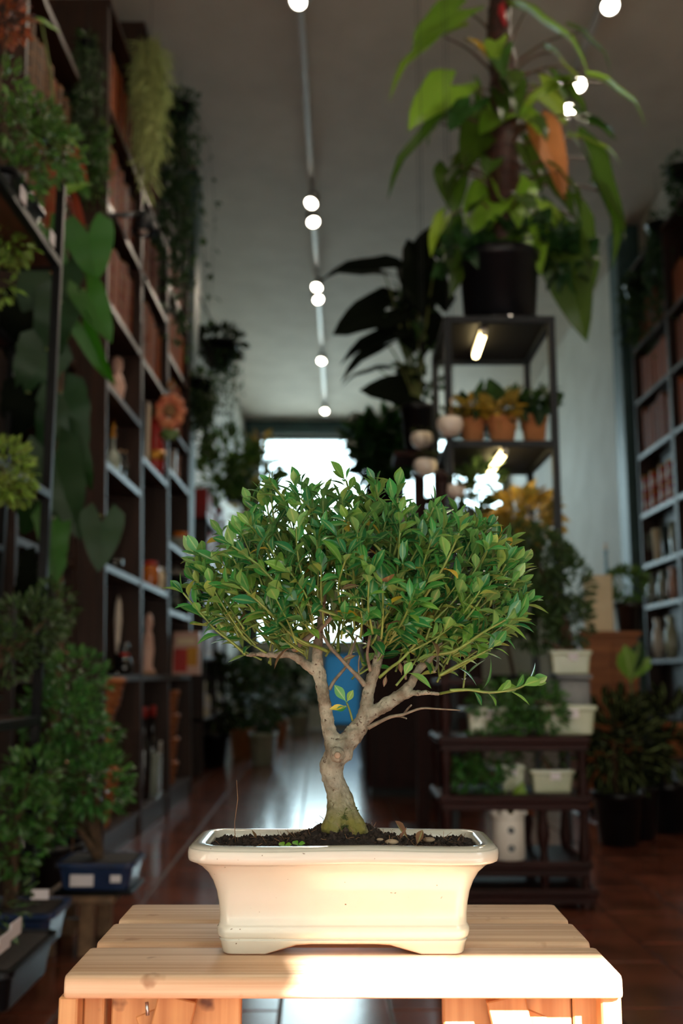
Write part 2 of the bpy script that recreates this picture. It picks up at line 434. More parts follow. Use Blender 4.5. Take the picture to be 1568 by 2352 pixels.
# daylight portals: they only guide sampling of the sky through the openings
for nm, loc, rot, sx, sy in (('front_daylight', ((XL+XR)/2, YF-.08, 1.25), (RAD(90), 0, 0), XR-XL-.34, 2.48),
                             ('back_daylight', ((W1[0]+W1[1])/2, YB+.10, (W1[2]+W1[3])/2), (RAD(-90), 0, 0), W1[1]-W1[0], W1[3]-W1[2]),
                             ('side_daylight', ((W2[0]+W2[1])/2, YB+.10, (W2[2]+W2[3])/2), (RAD(-90), 0, 0), W2[1]-W2[0], W2[3]-W2[2])):
    ld = bpy.data.lights.new(nm, 'AREA'); ld.shape = 'RECTANGLE'; ld.size = sx; ld.size_y = sy; ld.cycles.is_portal = True
    lo = bpy.data.objects.new(nm, ld); COL.objects.link(lo); lo.location = loc; lo.rotation_euler = rot
# ------------------------------------------------------------------ crate table
M['pine'] = wood_mat('pine_top', (220, 192, 162), (188, 150, 116), 'x', 0.55, 2.2, 0.10, (168, 130, 100), stf=70)
M['pine_z'] = wood_mat('pine_leg', (204, 156, 108), (176, 122, 78), 'z', 0.5, 2.2, 0.05, (96, 58, 36), stf=40)
M['pine_d'] = wood_mat('pine_brace', (196, 142, 92), (166, 108, 66), 'z', 0.5, 2.0, 0.05, (84, 50, 32), stf=40)
M['nail'] = mat('nail_steel', (190, 190, 190), (160, 160, 160), 0.3, 20, metal=1.0)
ZT = CAM_H - 0.240
def rounded_bar(x0, x1, y0, y1, z0, z1, r=0.004, n=4):
    """board along x whose long edges are rounded and whose ends are eased"""
    prof = []
    for (cx, cz, a0) in ((y1-r, z1-r, 0), (y0+r, z1-r, 90), (y0+r, z0+r, 180), (y1-r, z0+r, 270)):
        for k in range(n+1):
            a = RAD(a0+90*k/n); prof.append((cx+r*math.cos(a), cz+r*math.sin(a)))
    b = MB(); N = len(prof); cy, cz = (y0+y1)/2, (z0+z1)/2
    st = [(x0, .965), (x0+r*.4, .99), (x0+r*1.2, 1), (x1-r*1.2, 1), (x1-r*.4, .99), (x1, .965)]
    sy = 1-r*1.0/(y1-y0)
    vs = []; fs = []
    for x, s_ in st:
        for (y, z) in prof: vs.append((x, cy+(y-cy)*(1 if s_ == 1 else (1-(1-s_)*.35)), cz+(z-cz)*(1 if s_ == 1 else (1-(1-s_)*2.2))))
    for i in range(len(st)-1):
        for j in range(N): fs.append((i*N+j, i*N+(j+1) % N, (i+1)*N+(j+1) % N, (i+1)*N+j))
    fs.append(tuple(range(N))); fs.append(tuple((len(st)-1)*N+j for j in range(N))[::-1])
    b.add(vs, fs, True)
    return b
crate = thing('crate_table', 'light pine crate table of three wide boards carrying the potted bonsai', 'table', (0, .99, 0))
XT0, XT1 = P(148, 2243, .865).x, P(1428, 2246, .865).x
yl = [(.865, .955), (.968, 1.043), (1.052, 1.126)]
for i, (y0, y1) in enumerate(yl):
    ins = (0, .0015, .003)[i]
    o = rounded_bar(XT0+ins, XT1-ins*.6, y0, y1, ZT-.0185, ZT, .005).build('board', M['pine'], crate, True)
ZB = ZT-.0185
# two end frames: corner posts, upright planks and a diagonal brace, an open gap between them
def leg_plank(name, x0, x1, y0, y1, z0, z1, m=None): return MB().box((x0, y0, z0), (x1, y1, z1), .0015).build(name, m or M['pine_z'], crate, True)
for sgn, ax, xs in ((-1, XT0, (140, 183, 196, 243, 259, 402, 552)), (1, XT1, (1421, 1375, 1372, 1311, 1309, 1166, 1018))):
    D = .882
    X = [P(x, 2320, D).x for x in xs]
    leg_plank('post', X[0], X[1], .873, .925, 0.0, ZB)
    leg_plank('post', X[0], X[1], 1.07, 1.12, 0.0, ZB)
    X = [P(x, 2320, .90).x for x in xs]
    leg_plank('plank', X[2], X[3], .892, .910, 0.004, ZB)
    leg_plank('plank', X[4], X[5], .894, .912, 0.004, ZB)
    leg_plank('plank', X[5]+sgn*-.0015, X[6], .900, .916, 0.004, ZB)
    # diagonal braces nailed across the planks
    a = Vector((X[4]-sgn*.012, .890, ZB-.20)); b_ = Vector((X[5]+sgn*-.004, .890, ZB-.004))
    MB().bar(a, b_, .032, .012, .001, Vector((0, 1, 0))).build('brace', M['pine_d'], crate, True)
    a = Vector((X[6]+sgn*.015, .897, ZB-.16)); b_ = Vector((X[5]+sgn*.018, .897, ZB-.016))
    MB().bar(a, b_, .030, .008, .001, Vector((0, 1, 0))).build('brace', M['pine_d'], crate, True)
    leg_plank('rail', X[0]+sgn*-.02, X[6], .902, .918, 0.10, 0.16)
    leg_plank('side_plank', X[0], X[0]-sgn*.016, .927, 1.068, ZB-.10, ZB-.004)
    leg_plank('side_plank', X[0], X[0]-sgn*.016, .927, 1.068, 0.12, .22)
p = P(337, 2302, .884); MB().tube([p, p+Vector((.001, 0, -.010))], .0016, 6).build('nail', M['nail'], crate)

# ------------------------------------------------------------------ bonsai
DC = 0.955
root = thing('potted_bonsai', 'small leafy bonsai tree in a cream glazed rectangular pot on the crate table', 'bonsai', (P(788, 2100, DC).x, DC, ZT))
ox, oy = root.location.x, DC
M['glaze'] = mat('cream_glaze', (206, 203, 190), (192, 189, 176), 0.18, 7, coat=0.6, spec=0.5)
n, l = nodes_of(M['glaze']); b = n['Principled BSDF']; src = b.inputs['Base Color'].links[0].from_socket
tc = n.new('ShaderNodeTexCoord'); sp = n.new('ShaderNodeTexNoise'); sp.inputs['Scale'].default_value = 240; sp.inputs['Detail'].default_value = 1
r1 = n.new('ShaderNodeValToRGB'); r1.color_ramp.elements[0].position = .765; r1.color_ramp.elements[1].position = .80
l.new(tc.outputs['Object'], sp.inputs[0]); l.new(sp.outputs[0], r1.inputs[0])
mx = n.new('ShaderNodeMix'); mx.data_type = 'RGBA'; mx.inputs[7].default_value = lin((110, 88, 66)); l.new(r1.outputs[0], mx.inputs[0]); l.new(src, mx.inputs[6])
# thin blue-grey and rust breaks where the glaze runs off sharp edges
ge = n.new('ShaderNodeNewGeometry'); nz = n.new('ShaderNodeTexNoise'); nz.inputs['Scale'].default_value = 60; l.new(tc.outputs['Object'], nz.inputs[0])
ml = n.new('ShaderNodeMath'); ml.operation = 'MULTIPLY_ADD'; ml.inputs[1].default_value = .10; l.new(nz.outputs[0], ml.inputs[0]); l.new(ge.outputs['Pointiness'], ml.inputs[2])
r2 = n.new('ShaderNodeValToRGB'); r2.color_ramp.elements[0].position = .600; r2.color_ramp.elements[1].position = .66; l.new(ml.outputs[0], r2.inputs[0])
mx2 = n.new('ShaderNodeMix'); mx2.data_type = 'RGBA'; mx2.inputs[7].default_value = lin((120, 128, 130)); l.new(r2.outputs[0], mx2.inputs[0]); l.new(mx.outputs[2], mx2.inputs[6])
# unglazed foot shows the clay
sx = n.new('ShaderNodeSeparateXYZ'); l.new(tc.outputs['Object'], sx.inputs[0])
M['clay'] = mat('bare_clay', (190, 140, 110), (170, 118, 90), 0.7, 40)
l.new(mx2.outputs[2], b.inputs['Base Color'])
def rrect(hx, hy, r, n=7, m=14):
    """rounded rectangle outline with straight sides split into m pieces"""
    pts = []
    for (sx_, sy_, a0) in ((1, 1, 0), (-1, 1, 90), (-1, -1, 180), (1, -1, 270)):
        arc = [(sx_*(hx-r)+r*math.cos(RAD(a0+90*k/n)), sy_*(hy-r)+r*math.sin(RAD(a0+90*k/n))) for k in range(n+1)]
        if pts:
            a, c = pts[-1], arc[0]
            pts += [(a[0]+(c[0]-a[0])*k/m, a[1]+(c[1]-a[1])*k/m) for k in range(1, m)]
        pts += arc
    a, c = pts[-1], pts[0]
    pts += [(a[0]+(c[0]-a[0])*k/m, a[1]+(c[1]-a[1])*k/m) for k in range(1, m)]
    return pts
PH = 0.0945
RX = 0.1357
# (half width, height, corner radius)
prof = [(.1050, .0010, .010), (.1060, .0022, .011), (.1076, .0100, .012), (.1086, .0122, .012), (.1087, .0127, .012), (.1074, .0132, .0115), (.1074, .0140, .0115), (.1092, .0146, .012), (.1100, .0160, .013), (.1108, .0195, .014), (.1106, .0225, .014), (.1092, .0250, .013), (.1088, .0262, .013),
        (.1088, .0330, .013), (.1096, .0430, .013), (.1116, .0530, .014), (.1148, .0620, .015), (.1194, .0700, .017), (.1256, .0762, .020), (.1304, .0792, .022), (.1316, .0797, .0225), (.1334, .0802, .023), (.1350, .0812, .024),
        (.1357, .0835, .025), (.1358, .0880, .025), (.1352, .0908, .025), (.1349, .0913, .025), (.1340, .0915, .0245), (.1337, .0920, .0245), (.1325, .0934, .024), (.1290, .0945, .023), (.1225, .0943, .018), (.1205, .0930, .016), (.1195, .0890, .015), (.1180, .080, .014), (.10, .020, .01)]
dy = RX - .0595                    # the pot is this much narrower front to back (half)
def foot(x, y, hx, hy):            # the foot line rises between the corner feet
    def up(t):
        t = abs(t)
        if t < .36: return 1.0
        if t < .50: return 1.0-.45*(t-.36)/.14
        if t < .62: return .55-.55*(t-.50)/.12
        return 0.0
    return .0085*max(up(x/hx) if abs(y) > hy*.7 else 0, up(y/hy)*0.9 if abs(x) > hx*.93 else 0)
pm = MB(); rings = []
for k, (hx, z, r) in enumerate(prof):
    hy = hx-dy; o_ = rrect(hx, hy, r)
    rings.append(len(pm.v))
    for (x, y) in o_:
        zz = z
        if k <= 1: zz = z + foot(x, y, hx, hy)*(1 if k == 0 else .95)
        if 20 <= k <= 32: zz += .0006*math.sin(x*38+1)        # hand-made unevenness
        pm.v.append(Vector((ox+x, oy+y, ZT+zz)))
NN = len(rrect(.1, .05, .01))
for k in range(len(prof)-1):
    for j in range(NN):
        a = rings[k]+j; c = rings[k]+(j+1) % NN; pm.f.append((a, c, c+NN, a+NN)); pm.sm.append(True)
pm.f.append(tuple(rings[-1]+j for j in range(NN))[::-1]); pm.sm.append(False)
pot = pm.build('pot', M['glaze'], root)
tag(pot, 'cream glazed rectangular pot with flared rim')
# clay underside: from the foot line inwards and up
cm = MB(); st = []
for (hx, z, r, ks) in ((.1052, .0022, .010, 1), (.1045, .0004, .009, 1), (.100, .0004, .008, 1.0), (.097, .0075, .007, .35), (.02, .0085, .004, 0)):
    hy = hx-dy if hx > .05 else .01; st.append(len(cm.v))
    for (x, y) in rrect(hx, hy, r): cm.v.append(Vector((ox+x, oy+y, ZT+z+foot(x, y, hx, hy)*ks)))
for k in range(len(st)-1):
    for j in range(NN):
        a = st[k]+j; c = st[k]+(j+1) % NN; cm.f.append((a, a+NN, c+NN, c)); cm.sm.append(True)
cm.f.append(tuple(st[-1]+j for j in range(NN))); cm.sm.append(False)
tag(cm.build('foot_ring', M['clay'], pot), 'unglazed clay foot with recess between the feet')
# soil
M['soil'] = mat('potting_soil', (46, 34, 27), (22, 16, 13), 0.9, 160, bump=0.6)
M['soil2'] = mat('soil_crumb', (58, 44, 35), (26, 19, 15), 0.9, 120, bump=0.4)
zs = PH-.0065
tb = P(788, 1893, DC)              # where the trunk enters the soil
def soil_z(x, y):
    m_ = .020*math.exp(-(((x-tb.x)/.038)**2+((y-DC)/.034)**2))
    return ZT+zs+m_ + .0026*noise.noise(Vector((x*70, y*70, 3))) + .0020*noise.noise(Vector((x*190, y*190, 9)))+.0015*noise.noise(Vector((x*420, y*420, 5)))
sm_ = MB(); nx, ny = 170, 70; hx, hy = .1195, .1195-dy
for j in range(ny+1):
    for i in range(nx+1):
        x = ox-hx+2*hx*i/nx; y = oy-hy+2*hy*j/ny; sm_.v.append(Vector((x, y, soil_z(x, y))))
for j in range(ny):
    for i in range(nx):
        a = j*(nx+1)+i; sm_.f.append((a, a+1, a+nx+2, a+nx+1)); sm_.sm.append(True)
soil = sm_.build('soil', M['soil'], root)
cr = MB()
for k in range(1500):
    x = ox+R.uniform(-.112, .112); y = oy+R.uniform(-.036, .036); r = R.choice((.0008, .0012, .0018, .0026))*R.uniform(.7, 1.2)
    c = Vector((x, y, soil_z(x, y)+r*.3)); vs = [c+Vector((r, 0, 0)), c-Vector((r, 0, 0)), c+Vector((0, r, 0)), c-Vector((0, r, 0)), c+Vector((0, 0, r)), c-Vector((0, 0, r))]
    vs = [v+rv(r*.45) for v in vs]
    cr.add(vs, [(0, 2, 4), (2, 1, 4), (1, 3, 4), (3, 0, 4), (2, 0, 5), (1, 2, 5), (3, 1, 5), (0, 3, 5)])
o = cr.build('soil_crumbs', M['soil2'], root); o['kind'] = 'stuff'
M['straw'] = mat('dry_straw', (150, 112, 78), (110, 78, 52), 0.8, 40)
sw = MB()
for k in range(130):
    x = ox+R.uniform(-.11, .11); y = oy+R.uniform(-.034, .034); c = Vector((x, y, soil_z(x, y)+.001)); d = rv(1); d.z = abs(d.z)*.9; L = R.uniform(.004, .011)
    sw.tube([c, c+d.normalized()*L*.5+rv(.001), c+d.normalized()*L], .00022, 4)
o = sw.build('dry_roots', M['straw'], root); o['kind'] = 'stuff'
# moss patch on the soil at the right
M['moss'] = mat('moss', (86, 98, 36), (48, 58, 24), 0.9, 90, bump=0.5)
# debris: dead leaf bits, stones
M['dead'] = leaf_mat('dead_leaf', (112, 74, 52), (140, 104, 78), 0.7, 0.05)
M['stone'] = mat('pale_stone', (170, 150, 124), (140, 120, 98), 0.8, 60)
dl = leaf_tpl(.6, .5, -.3, 5)
for (px, py, L, d_, mt) in ((940, 1925, .020, .935, 'dead'), (915, 1922, .016, .93, 'dead'), (955, 1930, .014, .928, 'dead'), (590, 1918, .012, .95, 'dead'), (900, 1934, .012, .925, 'stone'), (872, 1926, .006, .927, 'stone'), (985, 1928, .010, .94, 'stone')):
    p = P(px, py, d_); p.z = soil_z(p.x, p.y)+.0035
    b_ = MB(); 
    if mt == 'dead': b_.place(dl, frame(p, (R.uniform(-1, 1), R.uniform(-.3, .3), .25), (0, -.4, 1), L)); b_.build('dead_leaf', M['dead'], root)
    else: b_.ball(p, L*.35, 8, 5, (1.5, 1, .6), .3); b_.build('stone', M['stone'], root)
# two seedlings by the front rim and a tall dry grass stalk
M['sprout'] = leaf_mat('seedling_leaf', (110, 170, 50), (120, 170, 70), 0.4, .3)
rl = leaf_tpl(.95, .15, .1, 6, .5, .05)
for px in (653, 684):
    p = P(px, 1941, .918); p.z = soil_z(p.x, p.y); g = MB()
    g.tube([p, p+Vector((0, 0, .004))], .0005, 5)
    for a in (0, 2.1, 4.0): g.place(rl, frame(p+Vector((0, 0, .004)), (math.cos(a), math.sin(a)*.7-.2, .25), (0, -.5, 1), .0065))
    g.build('seedling', M['sprout'], root)
p = P(541, 1900, .96); p.z = soil_z(p.x, p.y); q = P(543, 1792, .96)
MB().tube([p, p+Vector((-.001, 0, .018)), p.lerp(q, .7)+Vector((.0015, 0, 0)), q], [.0004, .0003, .0003, .0002], 5).build('dry_stalk', M['straw'], root)

# trunk and limbs, traced as centre lines with their thickness (crop pixels of the trunk view)
def C5(x, y): return (600+x/3.136, 1400+y/3.136)
def limb(pts, d0=DC, dd=0.0, sub=4):
    w_ = []; r_ = []
    for i, q in enumerate(pts):
        x, y = C5(q[0], q[1]); dep = d0 + dd*i/(len(pts)-1) + (q[3] if len(q) > 3 else 0)
        w_.append(P(x, y, dep)); r_.append(S(q[2]/3.136, dep))
    return catmull(w_, r_, sub)
M['bark'] = mat('pale_bark', (150, 148, 132), (100, 92, 76), 0.8, 85, (1, 1, .8), bump=0.8, detail=9)
n, l = nodes_of(M['bark']); b = n['Principled BSDF']; src = b.inputs['Base Color'].links[0].from_socket
tc = n.new('ShaderNodeTexCoord'); vo = n.new('ShaderNodeTexNoise'); vo.inputs['Scale'].default_value = 210; vo.inputs['Detail'].default_value = 2
rp = n.new('ShaderNodeValToRGB'); rp.color_ramp.elements[0].position = .63; rp.color_ramp.elements[1].position = .70
l.new(tc.outputs['Object'], vo.inputs[0]); l.new(vo.outputs[0], rp.inputs[0])
mx = n.new('ShaderNodeMix'); mx.data_type = 'RGBA'; mx.inputs[7].default_value = lin((74, 58, 46)); l.new(rp.outputs[0], mx.inputs[0]); l.new(src, mx.inputs[6])
# algae and moss colour low on the stem
sx = n.new('ShaderNodeSeparateXYZ'); l.new(tc.outputs['Object'], sx.inputs[0])
mr = n.new('ShaderNodeMapRange'); mr.inputs['From Min'].default_value = .140; mr.inputs['From Max'].default_value = .108; mr.inputs['To Max'].default_value = 1.7; l.new(sx.outputs['Z'], mr.inputs[0])
nz = n.new('ShaderNodeTexNoise'); nz.inputs['Scale'].default_value = 70; l.new(tc.outputs['Object'], nz.inputs[0])
mm = n.new('ShaderNodeMath'); mm.operation = 'MULTIPLY'; l.new(mr.outputs[0], mm.inputs[0]); l.new(nz.outputs[0], mm.inputs[1])
mx3 = n.new('ShaderNodeMix'); mx3.data_type = 'RGBA'; mx3.inputs[7].default_value = lin((104, 100, 40)); l.new(mm.outputs[0], mx3.inputs[0]); l.new(mx.outputs[2], mx3.inputs[6])
l.new(mx3.outputs[2], b.inputs['Base Color'])
M['twig'] = mat('twig_bark', (124, 116, 100), (94, 84, 70), 0.75, 120, bump=0.3)
M['green_stem'] = mat('green_stem', (112, 136, 62), (96, 110, 50), 0.5, 60, bump=0.1)
thick = [
 [(600, 1640, 150), (592, 1560, 130), (580, 1480, 112), (570, 1400, 98), (545, 1300, 78), (512, 1200, 76), (505, 1130, 82), (530, 1060, 84), (560, 1000, 80), (600, 975, 78)],
 [(540, 1040, 70), (515, 950, 62), (490, 880, 50), (470, 760, 46), (447, 620, 44), (425, 500, 44), (408, 420, 42), (405, 340, 38), (412, 220, 33), (425, 110, 28), (440, 0, 22), (455, -110, 15)],
 [(415, 470, 40), (350, 420, 34), (280, 365, 33), (205, 322, 27), (100, 326, 24), (10, 318, 21), (-60, 322, 16), (-118, 330, 10)],
 [(560, 1010, 74), (620, 950, 70), (680, 880, 68), (735, 790, 54), (760, 660, 45), (782, 540, 42), (826, 410, 38), (850, 260, 32), (850, 160, 27), (850, 105, 20)],
 [(770, 770, 44), (820, 735, 47), (890, 690, 47), (1000, 615, 43), (1075, 535, 34), (1125, 445, 30), (1240, 325, 24), (1295, 255, 20), (1310, 120, 15), (1330, 0, 11)],
 [(980, 640, 34), (1060, 610, 27), (1140, 598, 20), (1285, 606, 11)],
]
tk = MB(); offs = [0, 0, -.012, 0, -.018, -.03]
for i, t_ in enumerate(thick):
    a, r_ = limb(t_, DC, offs[i], 5); tk.tube(a, r_, 14, True, .10, i*7)
# surface roots
for (x0, y0, x1, y1) in ((500, 1500, 455, 1600), (690, 1520, 740, 1610), (560, 1480, 520, 1620), (640, 1500, 660, 1630)):
    a, r_ = limb([(575, 1400, 60, -.004), (x0, y0, 42, -.012), (x1, y1, 30, -.020)], DC, 0, 5); tk.tube(a, r_, 10, True, .15, x0)
# knot scars
kp = P(*C5(548, 1050), DC-.027); tk.ball(kp+Vector((0,.008,0)), .0075, 10, 8)
kp2 = P(*C5(640, 1040), DC-.01); tk.ball(kp2+Vector((-.006,.008,0)), .009, 10, 8)
trunk = tk.build('trunk', M['bark'], root)
rm = trunk.modifiers.new('remesh', 'REMESH'); rm.mode = 'VOXEL'; rm.voxel_size = 0.0012; rm.use_smooth_shade = True
sm2 = trunk.modifiers.new('smooth', 'SMOOTH'); sm2.factor = .5; sm2.iterations = 5
tx = bpy.data.textures.new('bark_relief', 'CLOUDS'); tx.noise_scale = .0045
dm = trunk.modifiers.new('relief', 'DISPLACE'); dm.texture = tx; dm.strength = .0026; dm.mid_level = .5; dm.texture_coords = 'LOCAL'
M['scar'] = mat('scar_wood', (128, 108, 88), (150, 132, 112), 0.7, 200)
pf = P(*C5(548, 1050), DC-.0275)
MB().lathe([(.0008, .0010), (.0020, .0008), (.0028, .0002), (.0031, -.0014)], 14).build('pruning_scar', M['scar'], root)
o = bpy.data.objects['pruning_scar']; o.rotation_euler = (RAD(95), 0, 0); o.location = pf-origin(root)
o.data.transform(Matrix.Translation(origin(root)))
# moss tufts around the root flare
ms_ = MB()
for k in range(1100):
    x = R.gauss(600, 60); y = R.uniform(1420, 1620); px, py = C5(x, y); 
    w_ = S((85+(y-1400)*.28)/3.136, DC); c0 = P(*C5(590, y), DC); dx = P(px, py, DC).x-c0.x
    if abs(dx) > w_ or noise.noise(Vector((x*.02, y*.02, 1))) < -.05: continue
    c = Vector((c0.x+dx, DC-math.sqrt(max(0, w_*w_-dx*dx))*.95, c0.z)); L = R.uniform(.0020, .0050)
    ms_.tube([c, c+rv(L*.6)+Vector((0, -L*.7, L*.3))], [.0009, .0003], 5)
o = ms_.build('moss', M['moss'], root); o['kind'] = 'stuff'
# thin limbs, each a branch of its own
thin = [
 ([(770, 852, 17), (870, 800, 13), (935, 772, 12), (1025, 755, 10), (1150, 712, 8), (1275, 716, 6), (1432, 725, 4)], -.035, 'twig'),
 ([(1022, 757, 8), (1050, 720, 7), (1080, 688, 5)], -.02, 'twig'), ([(960, 768, 8), (1010, 772, 7), (1045, 785, 5)], -.02, 'twig'),
 ([(488, 578, 13), (520, 520, 13), (565, 465, 11), (620, 395, 10), (650, 300, 9), (690, 185, 7)], .0, 'twig'),
 ([(745, 545, 20), (700, 490, 17), (620, 405, 14), (545, 325, 13), (490, 262, 12), (440, 180, 11)], -.01, 'twig'),
 ([(785, 440, 14), (762, 330, 11), (778, 215, 11), (806, 92, 9)], -.03, 'twig'),
 ([(850, 140, 20), (850, 50, 15)], -.005, 'twig'),
 ([(1040, 500, 9), (1032, 430, 8), (1034, 375, 7)], -.02, 'twig'), ([(702, 470, 6), (700, 390, 5), (708, 330, 4)], -.01, 'twig'),
 ([(850, 490, 12), (930, 420, 11), (1010, 360, 11), (1120, 230, 11), (1158, 130, 11), (1150, 60, 10), (1125, -10, 9)], -.045, 'green_stem'),
 ([(870, 260, 12), (950, 140, 11), (1035, 10, 10)], -.04, 'green_stem'), ([(885, 110, 14), (960, 60, 12), (1040, -60, 10)], -.03, 'green_stem'),
 ([(735, 400, 11), (700, 300, 10), (660, 200, 9), (560, 60, 8)], .03, 'green_stem'),
 ([(655, 800, 8), (637, 730, 7), (615, 672, 6)], -.012, 'green_stem'),
 ([(820, 150, 18), (740, 90, 16), (620, 45, 15), (520, 22, 14), (410, -8, 13), (250, -70, 11)], -.05, 'green_stem'),
 ([(230, 290, 22), (320, 215, 20), (410, 150, 18), (490, 70, 16), (540, 10, 14)], -.03, 'twig'),
 ([(480, 300, 14), (380, 262, 13), (280, 235, 12), (180, 140, 12), (90, 30, 11)], -.05, 'green_stem'),
 ([(1270, 300, 14), (1270, 390, 10), (1245, 450, 8)], -.03, 'twig'), ([(1290, 470, 14), (1400, 420, 13), (1568, 330, 11)], -.03, 'green_stem'),
 ([(1250, 310, 16), (1400, 210, 13), (1500, 160, 11)], -.04, 'green_stem'), ([(1285, 606, 11), (1400, 585, 9), (1568, 576, 8)], -.04, 'green_stem'),
 ([(640, 170, 12), (760, 80, 11), (870, 0, 10)], .03, 'green_stem'), ([(550, 300, 12), (555, 180, 11), (565, 60, 10)], .02, 'green_stem'),
 ([(150, 330, 18), (110, 250, 14), (0, 170, 12), (-90, 60, 10)], .04, 'green_stem'),
]
for pts, dd, mt in thin:
    a, r_ = limb(pts, DC-(.012 if dd < 0 else 0), dd, 4); MB().tube(a, r_, 7, True, .12, pts[0][0]).build('branch', M[mt], root)
bd = MB()                           # small bumps on the bare twig
# ---- shoots and leaves
LM = [leaf_mat('leaf_mid_green', (56, 130, 58), (100, 158, 82), .30, .18, .3), leaf_mat('leaf_deep_green', (38, 106, 60), (100, 152, 88), .26, .14, .3),
      leaf_mat('leaf_olive_green', (98, 146, 56), (130, 164, 82), .36, .24, .25), leaf_mat('leaf_yellow', (196, 176, 50), (204, 186, 76), .4, .3, .2), leaf_mat('leaf_brown', (104, 76, 56), (128, 98, 74), .6, .12, .2)]
TP = [leaf_tpl(.40, .30, .15), leaf_tpl(.36, .45, .32), leaf_tpl(.46, .18, .06), leaf_tpl(.34, .38, .50), leaf_tpl(.42, .5, -.08)]
leaf_me = [[None]*len(LM) for _ in TP]
for i, t_ in enumerate(TP):
    for j, m_ in enumerate(LM):
        mb = MB(); mb.place(t_, Matrix.Identity(4)); leaf_me[i][j] = mb.mesh('leaf', m_)
def C3(x, y): return (380+x/3.484, 1050+y/3.484)
def C4(x, y): return (800+x/3.267, 1050+y/3.267)
SH = []   # shoot: list of world points
def sh(cf, pts, d0, d1):
    SH.append([P(*cf(*q), d0+(d1-d0)*i/(len(pts)-1)) for i, q in enumerate(pts)])
f_ = DC
sh(C3, [(640, 1580), (540, 1490), (400, 1380), (290, 1260), (140, 1085)], f_-.02, f_-.05)
sh(C3, [(720, 1400), (600, 1180), (490, 980), (400, 920), (290, 800)], f_-.01, f_-.04)
sh(C3, [(1150, 1500), (1020, 1430), (900, 1310), (780, 1190), (600, 1030)], f_-.05, f_-.10)
sh(C3, [(1420, 1280), (1230, 1220), (1060, 1140), (970, 1090), (790, 910), (700, 830), (530, 710)], f_-.06, f_-.10)
sh(C3, [(1040, 950), (930, 860), (810, 690)], f_-.05, f_-.08)
sh(C3, [(860, 850), (760, 650), (690, 560)], f_-.05, f_-.08)
sh(C3, [(1130, 580), (1010, 440), (920, 300), (850, 220)], f_-.03, f_-.06)
sh(C3, [(1260, 590), (1200, 470), (1080, 330)], f_-.02, f_-.05)
sh(C3, [(1450, 1000), (1440, 830), (1420, 760)], f_-.06, f_-.08)
sh(C3, [(1510, 1200), (1510, 1000), (1500, 900)], f_-.07, f_-.09)
sh(C3, [(1300, 900), (1290, 740), (1260, 600)], f_-.03, f_-.06)
sh(C3, [(1230, 400), (1140, 300), (1090, 240)], f_, f_-.01)
sh(C3, [(1480, 320), (1460, 240), (1445, 190)], f_-.0, f_-.01)
sh(C4, [(280, 740), (150, 610), (60, 550), (0, 480)], f_-.06, f_-.09)
sh(C4, [(375, 580), (372, 440), (365, 235)], f_-.04, f_-.05)
sh(C4, [(340, 740), (390, 570)], f_-.06, f_-.07)
sh(C4, [(450, 680), (540, 570), (640, 380)], f_-.05, f_-.07)
sh(C4, [(440, 1000), (340, 970), (220, 890), (120, 780)], f_-.08, f_-.11)
sh(C4, [(570, 1050), (640, 940), (730, 790), (830, 570)], f_-.07, f_-.10)
sh(C4, [(820, 1020), (920, 890), (1000, 790), (1040, 700)], f_-.05, f_-.08)
sh(C4, [(960, 980), (1040, 890), (1100, 650)], f_-.03, f_-.05)
sh(C4, [(1060, 1120), (1110, 930), (1180, 800)], f_-.04, f_-.06)
sh(C4, [(1100, 1110), (1230, 990), (1290, 790)], f_-.02, f_-.03)
sh(C4, [(640, 1480), (800, 1450), (1000, 1320), (1180, 1220)], f_-.05, f_-.08)
sh(C4, [(680, 1640), (820, 1560), (960, 1490), (1080, 1430)], f_-.04, f_-.06)
sh(C4, [(760, 1750), (900, 1745), (1060, 1765), (1250, 1740), (1340, 1700)], f_-.05, f_-.06)
sh(C4, [(400, 1000), (410, 850), (405, 800)], f_-.08, f_-.10)
sh(C4, [(170, 470), (230, 370), (200, 210)], f_-.0, f_-.02)
sh(C4, [(40, 1000), (35, 850)], f_-.07, f_-.09)
poly = [(432, 1385), (446, 1300), (500, 1230), (555, 1165), (600, 1112), (660, 1105), (740, 1118), (800, 1120), (865, 1108), (925, 1140), (1000, 1175), (1070, 1190), (1140, 1215), (1195, 1290), (1225, 1335), (1205, 1400), (1180, 1465), (1110, 1490), (1010, 1500), (960, 1490), (890, 1450), (800, 1430), (720, 1435), (640, 1480), (560, 1480), (480, 1465)]
def inside(x, y):
    c = False; j = len(poly)-1
    for i in range(len(poly)):
        xi, yi = poly[i]; xj, yj = poly[j]
        if (yi > y) != (yj > y) and x < (xj-xi)*(y-yi)/(yj-yi)+xi: c = not c
        j = i
    return c
cx0, cy0 = 828, 1330
n_rand = 0
while n_rand < 235:
    x = R.uniform(425, 1230); y = R.uniform(1105, 1500)
    if not inside(x, y): continue
    rho = min(1, math.hypot((x-cx0)/405, (y-cy0)/(220 if y < cy0 else 175)))
    hw = .118*math.sqrt(max(.08, 1-rho*rho)); dep = DC + hw*(R.uniform(-1, 1) if R.random() < .45 else -R.uniform(.35, 1) if R.random() < .62 else R.uniform(.3, 1))
    # light from the window shows through in the middle of the crown
    if 640 < x < 870 and 1370 < y < 1450 and R.random() < .45: continue
    tip = P(x, y, dep); hub = P(800+(x-800)*.45, 1455+(y-1330)*.12, DC+(dep-DC)*.4)
    d = (tip-hub); L = min(d.length*.75, R.uniform(.045, .085)); d.normalize(); d = (d+Vector((0, 0, .35))+rv(.25)).normalized()
    st_ = tip-d*L; bend = rv(.006)
    SH.append([st_, st_.lerp(tip, .5)+bend, tip]); n_rand += 1
